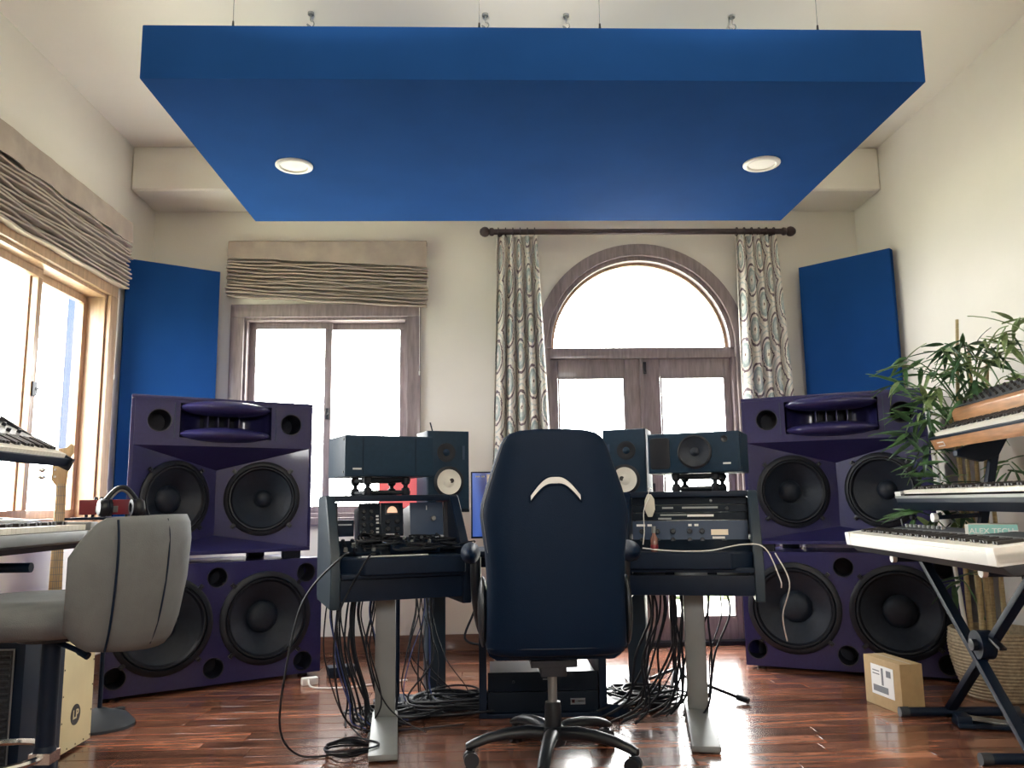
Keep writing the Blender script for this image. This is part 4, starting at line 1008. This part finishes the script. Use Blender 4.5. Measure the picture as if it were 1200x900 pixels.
MB().prism([(.02, .0), (.02, .05), (.16, .05), (.165, .0)], .0, Lk, M=mm_yz).build('keybed', 'black', k3)
MB().prism([(-.004, .055), (-.004, .066), (.03, .066), (.03, .055)], 0, Lk, M=mm_yz).build('front_trim', 'black', k3, bevel=.002)
keys(k3, .05, 40, .016, .082, lw=.12, lb=.08)
MB().prism([(.15, .0), (.15, .085), (.165, .135), (.185, .148), (.36, .165), (.38, .15), (.38, 0)], .0, Lk, M=mm_yz).build('case', 'walnut', k3, bevel=.004)
q = MB(); q.M = T(0, .185, .149) @ rotx(R(5)); q.box(.02, Lk-.02, .0, .19, 0, .004).build('control_panel', 'greyfelt', k3, bevel=.001)
for i in range(13):
    for j in range(3):
        q = MB(); q.M = T(0, .185, .149) @ rotx(R(5)); q.lathe([(.008, .004), (.007, .018), (.0001, .019)], 12, M=T(.07+i*.07, .035+j*.06, 0)).build('knob', 'ink', k3)
MB().box(.07, .15, -.002, 0, .014, .038).build('badge', 'logo', k3)
MB().box(.074, .146, -.0035, -.002, .019, .033).build('badge_print', 'walnut', k3)

s2 = thing('keyboard_stand', 'black X-legged three-tier stand under the right keyboards', 'stand', (2.17, 3.50, 0), R(-94))
for s, yy in ((-1, -.018), (1, .018)):
    MB().bar((s*-.35, yy-.07, .035), (s*.42, yy-.07, .71), .042, .028).build('cross_leg', 'black', s2, bevel=.004)
    MB().tube([(s*.35, -.25, .022), (s*.35, .22, .022)], .021, 12).build('foot', 'black', s2)
    for yy2 in (-.265, .235): MB().tube([(s*.35, yy2-.02, .022), (s*.35, yy2+.02, .022)], .0235, 12).build('foot_cap', 'greyfelt', s2)
    MB().tube([(s*.40, -.23, .714), (s*.40, .20, .714)], .018, 10).build('support_arm', 'black', s2)
    MB().tube([(s*.40, -.245, .714), (s*.40, -.225, .714)], .020, 12).build('arm_cap', 'white', s2)
    MB().bar((s*.40, .16, .72), (s*.40, .30, 1.26), .035, .035).build('tier_post', 'black', s2, bevel=.003)
    MB().bar((s*.40, .19, .915), (s*.40, -.02, .905), .03, .02).build('tier_arm', 'black', s2, bevel=.003)
    MB().tube([(s*.40, -.035, .905), (s*.40, -.015, .905)], .022, 14).build('arm_cap', 'white', s2)
    MB().prism([(.10, 1.20), (.10, 1.225), (.36, 1.335), (.36, 1.30), (.30, 1.20), (.22, 1.17)], s*.40-.02, s*.40+.02, M=mm_yz).build('upper_bracket', 'black', s2, bevel=.003)
MB().lathe([(.06, -.03), (.06, .03), (.0001, .03)], 24, M=T(.035, -.075, .385) @ rotx(R(90))).build('pivot', 'black', s2)
MB().cyl((.035, -.10, .385), (.035, -.125, .385), .025, n=10).bar((.10, -.07, .42), (.18, -.07, .39), .03, .012).build('lock_handle', 'blackmetal', s2, bevel=.003)
# turquoise box, white box
tb = thing('turquoise_box', 'flat turquoise-sided box with white lettering on the white keyboard', 'box', (2.03, 3.235, .838), R(-34))
MB().box(-.09, .09, -.0, .20, 0, .052).build('carton', 'greige', tb, bevel=.002)
MB().box(-.091, .091, -.002, 0, .0, .052).build('turquoise_side', 'teal', tb)
text('ALEX TECH', .030, 'logo', tb, T(.0, -.0022, .026) @ FRONT, 'lettering', .0006, .0003)
MB().box(-.0925, -.080, -.003, -.001, .012, .052).build('tape', 'logo', tb)
MB().box(.076, .0925, -.003, -.001, .004, .030).build('tape', 'logo', tb)
wb = thing('white_box', 'white cardboard box behind the turquoise box at the right edge', 'box', (2.27, 3.13, .838), R(-10))
MB().box(-.10, .14, -.12, .12, 0, .068).build('carton', 'white', wb, bevel=.003)
MB().box(-.102, .142, -.122, .122, .060, .080).build('lid', 'white', wb, bevel=.003)

# ------------------------------------------------------------------ cardboard box, pedals
bx = thing('cardboard_box', 'brown cardboard box with a printed label on the floor at right', 'box', (1.925, 4.165, 0), 0)
# a = far left corner, b = near corner, c = right corner
pa, pb = Vector((1.925, 4.175, 0)), Vector((1.935, 3.885, 0))
bx.location = (1.935, 3.885, 0); bx.rotation_euler = (0, 0, R(58))
# local x runs from the near corner towards the far left corner side
ang = math.atan2(4.175-3.885, 1.90-1.935)
bx.rotation_euler = (0, 0, ang-PI)
MB().box(-.295, 0, -.0, .115, 0, .228).build('carton', 'cardboard', bx, bevel=.003)
lb = MB().box(-.235, -.055, -.0015, 0, .055, .195).build('label', 'logo', bx)
MB().box(-.22, -.10, -.0025, -.0015, .070, .100).build('barcode', 'inkgrey', lb)
MB().box(-.150, -.135, -.0025, -.0015, .105, .185).box(-.22, -.165, -.0025, -.0015, .15, .155).box(-.22, -.165, -.0025, -.0015, .165, .17).box(-.11, -.075, -.0025, -.0015, .15, .18).build('label_print', 'inkgrey', lb)
MB().box(-.295, 0, .055, .061, .2282, .2286).build('tape_seam', 'greige', bx)
def pedal(label, loc, rz, s=1.):
    t = thing('foot_pedal', label, 'pedal', loc, rz, 'pedals under the right keyboard stand')
    MB().box(-.06*s, .06*s, -.13*s, .13*s, .004, .022).build('base', 'black', t, bevel=.004)
    q = MB(); q.M = T(0, .09*s, .035) @ rotx(R(7)); q.box(-.035*s, .035*s, -.20*s, .03*s, 0, .010).build('treadle', 'silver' if s == 1 else 'black', t, bevel=.004)
    MB().box(-.045*s, .045*s, .07*s, .13*s, .02, .05).build('housing', 'black', t, bevel=.006)
pedal('black sustain pedal with a silver treadle beneath the right stand', (2.20, 3.67, 0), R(75)); pedal('all black pedal beside the stand crossing at right', (2.42, 3.62, 0), R(60), .9)
t = thing('stand_foot', 'grey-capped black stand foot at the bottom right edge', 'stand', (2.05, 3.02, 0), R(-3))
MB().tube([(-.03, 0, .026), (.35, 0, .026)], .024, 12).build('tube', 'black', t); MB().tube([(-.06, 0, .026), (-.02, 0, .026)], .026, 14).build('cap', 'greyfelt', t)

# ------------------------------------------------------------------ potted palm
BP = (2.60, 4.20)
bp = thing('basket_planter', 'round woven seagrass basket on the floor at right', 'basket', (*BP, 0))
rows = 20; n = 72; rings = []
for i in range(rows*3+1):
    f = i/(rows*3); z = .0+.335*f
    rad = .150+.065*math.sin(PI/2*min(1, f*1.25))*1.0 - .008*max(0, f-.8)*5
    rg = []
    for j in range(n):
        ph = (i//3) % 2
        b = .0045*abs(math.sin(PI*i/3))*(.55+.45*math.cos(2*PI*(j*.5+ph*.5)*1.0))+.003*abs(math.sin(PI*i/3))
        rg.append(((rad+b)*math.cos(2*PI*j/n), (rad+b)*math.sin(2*PI*j/n), z))
    rings.append(rg)
for f in (0, 1): rings.append([((.200-.03*f)*math.cos(2*PI*j/n), (.200-.03*f)*math.sin(2*PI*j/n), .335-.07*f) for j in range(n)])
MB().loft(rings).build('weave', 'seagrass', bp)
MB().lathe([(.0001, .27), (.172, .27), (.175, .255)], 36, close=False).build('soil', 'soil', bp)
pl = thing('bamboo_palm', 'tall potted bamboo palm with narrow leaves by the right wall', 'plant', (*BP, .27))
prnd = random.Random(21)
# leaf mesh shared by all leaves: pointed blade with a fold, along +x
def leaf_mesh(m):
    mb = MB(); k = 6; vs = []; fs = []
    for i in range(k+1):
        u = i/k; wv = .088*math.sin(PI*min(1, u*.96+.04)**.75)*(1-u*.25)+.001; zc = -.18*u*u
        vs += [(u, -wv, zc+.025), (u, 0, zc), (u, wv, zc+.025)]
    for i in range(k):
        a = i*3
        fs += [(a, a+3, a+4, a+1), (a+1, a+4, a+5, a+2)]
    mb.add(vs, fs); o = mb.build('leaf', m); me = o.data; bpy.data.objects.remove(o); return me
LM = [leaf_mesh('leafA'), leaf_mesh('leafB'), leaf_mesh('leafC')]
canes = [((-.10, .04), (-.04, 0), 1.68), ((-.04, -.03), (.01, .0), 1.53), ((.05, .08), (.08, -.04), 1.45), ((-.08, -.03), (-.14, -.02), 1.15), ((.06, .0), (.10, .06), 1.05), ((-.02, .06), (-.03, .05), 1.20)]
for (a, b, h) in canes:
    pts = spline([(a[0], a[1], -.02), (a[0]*.9+b[0]*.1, a[1]*.9+b[1]*.1, h*.35), (a[0]*.5+b[0]*.5, a[1]*.5+b[1]*.5, h*.7), (b[0], b[1], h)], 5)
    MB().tube(pts, [.014-.006*i/len(pts) for i in range(len(pts))], 8).build('cane', 'cane', pl)
wallx = XR-BP[0]-.03
def frond(x, y, z, nl, ln, lm):
    base = Vector((x*.25, y*.25, z-.16-.25*abs(x))); tip = Vector((x, y, z))
    MB().tube(spline([base, base*.4+tip*.6+Vector((0, 0, .05)), tip], 4), [.0045]*4+[.003]*5, 6).build('stalk', 'leafA' if lm != 2 else 'leafC', pl)
    d0 = tip-base; hd = math.atan2(d0.y-.05, d0.x-.02)
    for i in range(nl):
        a = hd+(i-(nl-1)/2)*(4.2/nl)+prnd.uniform(-.25, .25)
        pitch = prnd.uniform(-.55, .95)
        L = ln*prnd.uniform(.7, 1.2)
        o = bpy.data.objects.new('leaf', LM[lm if prnd.random() < .6 else prnd.choice((0, 1, 2))]); C.objects.link(o); o.parent = pl
        off = Vector((prnd.uniform(-.025, .025), prnd.uniform(-.025, .025), prnd.uniform(-.05, .02)))
        for k in range(4):
            mtx = T(*(tip+off)) @ rotz(a) @ roty(pitch) @ rotx(prnd.uniform(-.8, .8)) @ Matrix.Scale(L, 4)
            if (mtx @ Vector((1, 0, 0))).x < wallx: break
            a = PI-a if k == 0 else a+.7
        o.matrix_local = mtx
FR = [(-.21, .05, 1.42, 9, 0), (-.30, .05, 1.47, 9, 0), (-.38, .05, 1.35, 10, 0), (-.12, .0, 1.55, 8, 1), (-.05, -.05, 1.56, 8, 1), (.07, -.25, 1.59, 13, 2), (.06, -.15, 1.44, 11, 2), (.03, -.1, 1.53, 7, 0), (-.08, 0, 1.38, 11, 0), (-.04, -.1, 1.32, 12, 0),
      (-.15, .05, 1.31, 12, 2), (-.28, .05, 1.17, 11, 0), (-.35, .02, 1.06, 10, 1), (-.23, 0, 1.18, 12, 0), (-.10, -.1, 1.22, 12, 0), (-.31, .0, .92, 10, 0), (-.25, 0, 1.0, 9, 1), (-.24, -.05, .82, 8, 1), (-.37, -.05, .66, 8, 0), (-.29, -.1, .67, 9, 1), (-.17, -.1, .65, 9, 1),
      (.08, -.2, 1.34, 9, 2), (.03, -.2, .89, 9, 0), (-.01, -.1, 1.14, 10, 0), (-.20, -.05, .32, 8, 1), (-.09, 0, 1.47, 8, 0), (-.22, .05, 1.27, 12, 0), (-.08, -.1, 1.43, 10, 2), (.09, -.22, 1.50, 13, 2), (.0, -.15, 1.46, 9, 0)]
for x, y, z, nl, lm in FR: frond(x, y, z, nl, .168 if z > .7 else .17, lm)
# pale stake in the planter
sk = thing('striped_stake', 'white pole with black spiral bands standing among the palm leaves', 'pole', (2.475, 4.23, .28))
MB().tube([(0, 0, 0), (-.02, .17, 1.25)], .011, 10).build('pole', 'white', sk)
for i in range(16):
    z = .40+i*.055; f = z/1.25
    MB().tube([(-.02*f-.012, .17*f-.012, z), (-.02*f+.012, .17*f-.012, z+.018)], .0032, 6).build('band', 'ink', sk)

# ------------------------------------------------------------------ things on the desks
def on_desk(O, rz, x, y, z): return place(O, rz, x, y, z)
tg = MB()
rr = random.Random(5)
for k in range(16):
    cxx, cyy = rr.uniform(-.15, .26), rr.uniform(.10, .24); pts = []
    for i in range(9): pts.append((cxx+rr.uniform(-.09, .09), cyy+rr.uniform(-.05, .05), .785+.36*(cyy-.11)+rr.uniform(.012, .05)))
    tg.tube(spline(pts, 5), rr.choice((.0035, .0045, .003)), 6)
o = tg.build('cable_tangle', 'cableblack', kind='stuff'); o.location = OL; o.rotation_euler = (0, 0, dLr)
tag(o, 'black tangle of cables heaped on the left console desk', 'cables', kind='stuff')
ctl = thing('fader_controller', 'small black controller with pale knobs on the left desk', 'controller', on_desk(OL, dLr, .07, .13, .792), dLr)
ctl.rotation_euler = (R(20), 0, dLr)
MB().box(-.11, .11, 0, .10, 0, .035).build('case', 'black', ctl, bevel=.004)
for i in range(8):
    for j in range(2): MB().lathe([(.008, .035), (.007, .048), (.0001, .048)], 10, M=T(-.09+i*.026, .03+j*.04, 0)).build('knob', 'silver' if (i+j) % 3 == 0 else 'plastic', ctl)
kb_ = thing('knob_panel', 'black knob strip with pale caps at the left end of the left desk', 'controller', on_desk(OL, dLr, -.17, .125, .788), dLr)
kb_.rotation_euler = (R(20), 0, dLr)
MB().box(-.085, .085, 0, .14, 0, .012).build('plate', 'rack', kb_, bevel=.002)
for i in range(4):
    for j in range(3): MB().lathe([(.010, .012), (.008, .028), (.0001, .028)], 12, M=T(-.06+i*.04, .025+j*.045, 0)).build('knob', 'silver' if (i*2+j) % 3 == 0 else 'plastic', kb_)
pp = MB().prism([(-.16, .0), (.13, .02), (.14, .07), (-.15, .06)], 0, .002).build('paper_sheet', 'white'); pp.location = on_desk(OL, dLr, -.02, .035, .7865); pp.rotation_euler = (0, 0, dLr)
tag(pp, 'white paper sheet lying along the left desk lip', 'paper')
bo = thing('small_bottle', 'small amber bottle with a pale cap on the right desk', 'bottle', on_desk(OR, dRr, -.150, .06, .785), dRr)
MB().lathe([(.0001, 0), (.015, 0), (.017, .006), (.017, .055), (.008, .072), (.008, .082), (.0001, .082)], 20).build('glass', 'bottle', bo)
MB().lathe([(.0095, .080), (.0095, .108), (.0001, .108)], 16).build('cap', 'silver', bo)
MB().lathe([(.0174, .012), (.0174, .03)], 20, close=False).build('label_band', 'red', bo)
hx = thing('pale_tag', 'pale six-sided plastic tag hanging at the top of the right rack', 'tag', on_desk(OR, dRr, -.175, .262, .975), dRr)
MB().prism([(-.010, -.045), (.010, -.045), (.024, -.01), (.022, .035), (.008, .058), (-.010, .058), (-.022, .03), (-.024, -.01)], 0, .014, M=UP).build('body', 'hex', hx, bevel=.004)
MB().tube(spline([(-.005, -.007, .055), (.002, -.004, .085), (.012, .02, .082)]), .0018, 6).build('loop', 'cablewhite', hx)
an = thing('clip_antenna', 'small black clip standing on the left white-cone monitor', 'clip', (NL[0]-.085, NL[1]+.06, 1.370), R(20))
MB().box(-.012, .012, -.012, .012, 0, .006).build('base', 'black', an); MB().tube([(0, 0, .006), (-.012, 0, .05)], .004, 8).build('stem', 'black', an)

# ------------------------------------------------------------------ cables
def cable(pts, r, m, label, group=None, name='cable', k=7):
    o = MB().tube(spline(pts, k), r, 6).build(name, m); tag(o, label, 'cable', group); return o
# individual ones
cable([on_desk(OL, dLr, -.20, .08, .80), on_desk(OL, dLr, -.27, -.0, .79), (-.74, 3.42, .62), (-.80, 3.40, .35), (-.82, 3.42, .12), (-.75, 3.45, .015), (-.62, 3.47, .008)], .0045, 'cableblack', 'long black cable looping from the left desk lip down to the floor coil')
cable([on_desk(OL, dLr, -.12, .05, .80), on_desk(OL, dLr, -.17, -.015, .775), (-.60, 3.42, .55), (-.61, 3.45, .30), (-.57, 3.62, .08), (-.38, 3.80, .012), (-.1, 3.88, .010)], .004, 'cableblack', 'black cable hanging from the left desk lip and trailing behind the silver column')
pts = []
for i in range(70):
    a = i*.42; rad = .085+.018*math.sin(i*.37)+.012*math.sin(i*1.3)
    pts.append((-.545+rad*1.15*math.cos(a), 3.50+rad*math.sin(a), .006+.0006*i))
cable(pts, .0042, 'cableblack', 'black cable coil on the floor beside the left silver foot', name='cable_coil', k=2)
cable([(-1.0, 4.80, .03), (-.96, 4.72, .008), (-.8, 4.70, .006), (-.62, 4.78, .006), (-.45, 4.86, .008)], .005, 'cablewhite', 'white cable with a plug beside the left bass cabinet')
wp = MB().box(-.045, .045, -.025, .025, 0, .04).build('white_plug', 'white', bevel=.008); wp.location = (-1.0, 4.83, 0); wp.rotation_euler = (0, 0, R(25)); tag(wp, 'white power plug lying beside the left bass cabinet', 'plug')
cable([on_desk(OR, dRr, -.20, .06, .80), on_desk(OR, dRr, -.08, .03, .79), on_desk(OR, dRr, .08, .04, .79), on_desk(OR, dRr, .22, .05, .815), on_desk(OR, dRr, .31, .05, .80), on_desk(OR, dRr, .36, .02, .68), on_desk(OR, dRr, .365, .03, .64)], .003, 'cablewhite', 'thin grey cable lying along the right desk lip and over its end')
cable([on_desk(OR, dRr, -.175, .25, 1.02), on_desk(OR, dRr, -.20, .22, .96), on_desk(OR, dRr, -.20, .20, .87), on_desk(OR, dRr, -.205, .16, .81)], .0022, 'cablewhite', 'thin white cable hanging down the right rack beside the pale tag')
cable([on_desk(OR, dRr, .35, .06, .78), on_desk(OR, dRr, .40, .05, .66), on_desk(OR, dRr, .37, .10, .52), on_desk(OR, dRr, .39, .20, .40)], .003, 'cablewhite', 'grey cable curving down at the right end of the right desk')
cable([(-.16, 4.2, .60), (-.05, 4.1, .52), (-.10, 4.05, .36), (.02, 4.0, .34), (.04, 3.98, .40)], .006, 'cableblack', 'thick black cable curling below the left armrest of the gaming chair')
rr = random.Random(31)
cols = ['cableblack']*6+['cableblue', 'cableblack']
for i in range(22):
    x = rr.uniform(-.73, -.50); yv = rr.uniform(3.80, 4.0); sw = rr.uniform(-.03, .05)
    ex, ey = x+rr.uniform(.05, .25), yv+rr.uniform(-.15, .05)
    cable([(x+.02, yv, .62), (x, yv, .5), (x+sw, yv-.01, .33), (x+sw*.8+.06, yv-.02, .14), (x*.6+ex*.4+.04, yv-.02, .045), (ex, ey, .012+.002*(i % 8))], rr.choice((.0035, .005, .006)), rr.choice(cols), 'cable in the dark bundle hanging under the left desk', 'cables hanging under the left desk')
for i in range(12):
    x = rr.uniform(-.38, -.20); yv = rr.uniform(4.1, 4.35)
    cable([(x, yv, .70), (x+rr.uniform(-.03, .03), yv, .48), (x+rr.uniform(-.06, .08), yv-.03, .25), (x+rr.uniform(-.08, .16), yv-.06, .08), (x+rr.uniform(-.1, .2), yv-.08, .012)], rr.choice((.003, .004, .005)), rr.choice(cols+['cabletan', 'cablewhite']), 'thin cable hanging between the left silver column and the dark desk column', 'cables between the two left columns')
for i in range(20):
    x = rr.uniform(.72, 1.12); yv = rr.uniform(3.72, 4.05)
    ex = x+rr.uniform(-.25, .02); 
    cable([(x, yv, .62), (x+rr.uniform(-.03, .03), yv, .48), (x-.04+rr.uniform(-.06, .06), yv, .30), (ex*.6+x*.4, yv+.02, .10), (ex-.05, yv+.05, .012+.002*(i % 7))], rr.choice((.0035, .005, .006)), rr.choice(cols[:6]), 'cable in the bundle hanging under the right desk', 'cables hanging under the right desk')
def pile(label, c, rx, ry, n, h, seed):
    q = random.Random(seed); mb = MB()
    for k in range(n):
        ox, oy, s = q.uniform(-.3, .3)*rx, q.uniform(-.3, .3)*ry, q.uniform(.45, 1.0); pts = []
        p = q.uniform(0, 6); zb = .008+h*k/n*(1-s*.4)
        for i in range(22):
            a = p+i*.36; w_ = 1+.12*math.sin(3*a+k)
            pts.append((ox+rx*s*w_*math.cos(a), oy+ry*s*w_*math.sin(a), zb+.006*math.sin(2*a+k)+.008))
        mb.tube(spline(pts, 3), q.choice((.006, .007, .005)), 6)
    o = mb.build('cable_pile', 'cableblack', kind='stuff'); o.location = c; tag(o, label, 'cables', kind='stuff')
pile('heap of looped black cables on the floor left of the rack case', (-.16, 4.15, 0), .24, .17, 18, .10, 1)
pile('heap of looped black cables on the floor right of the rack case', (.77, 4.20, 0), .19, .15, 16, .09, 2)
pile('loose black cable loops on the floor behind the left silver foot', (-.42, 4.05, 0), .20, .12, 9, .05, 3)
# black adaptor blocks in the piles and behind the left desk
for i, (x, yv, a, lab) in enumerate(((-.86, 5.05, 20, 'black power block on the floor beside the left bass cabinet'), (.62, 4.05, 60, 'black power adaptor lying against the right cable heap'))):
    o = MB().box(-.08, .08, -.05, .05, 0, .06).build('power_block', 'black', bevel=.008); o.location = (x, yv, 0); o.rotation_euler = (0, 0, R(a)); tag(o, lab, 'power adaptor')
# stand leg sticking out at the right and thin rods
sl = thing('tripod_leg', 'black tripod leg with rubber tip on the floor right of the right silver foot', 'stand', (1.10, 4.35, .0))
MB().tube([(-.06, .06, .09), (.17, -.16, .022)], .009, 8).build('tube', 'blackmetal', sl); MB().tube([(.155, -.145, .026), (.20, -.188, .016)], .015, 10).build('tip', 'rubber', sl)
ml = thing('microphone_tripod', 'black stand pole behind the right silver column', 'stand', (1.0, 4.44, 0))
MB().cyl((0, 0, .05), (0, 0, .68), .012, n=12).build('pole', 'blackmetal', ml); MB().tube([(0, 0, .12), (-.20, .14, .012)], .009, 8).tube([(0, 0, .12), (-.08, -.2, .012)], .009, 8).build('leg', 'blackmetal', ml)
for i, x in enumerate((.0, .03, -.02)):
    cable([(2.47+x, 3.72, .70), (2.50+x, 3.72, .45), (2.52+x*1.5, 3.70, .25), (2.5+x*2, 3.66, .08), (2.44+x, 3.6, .03)], .004, 'cableblack', 'black cable hanging behind the right keyboard stand', 'cables behind the right stand')
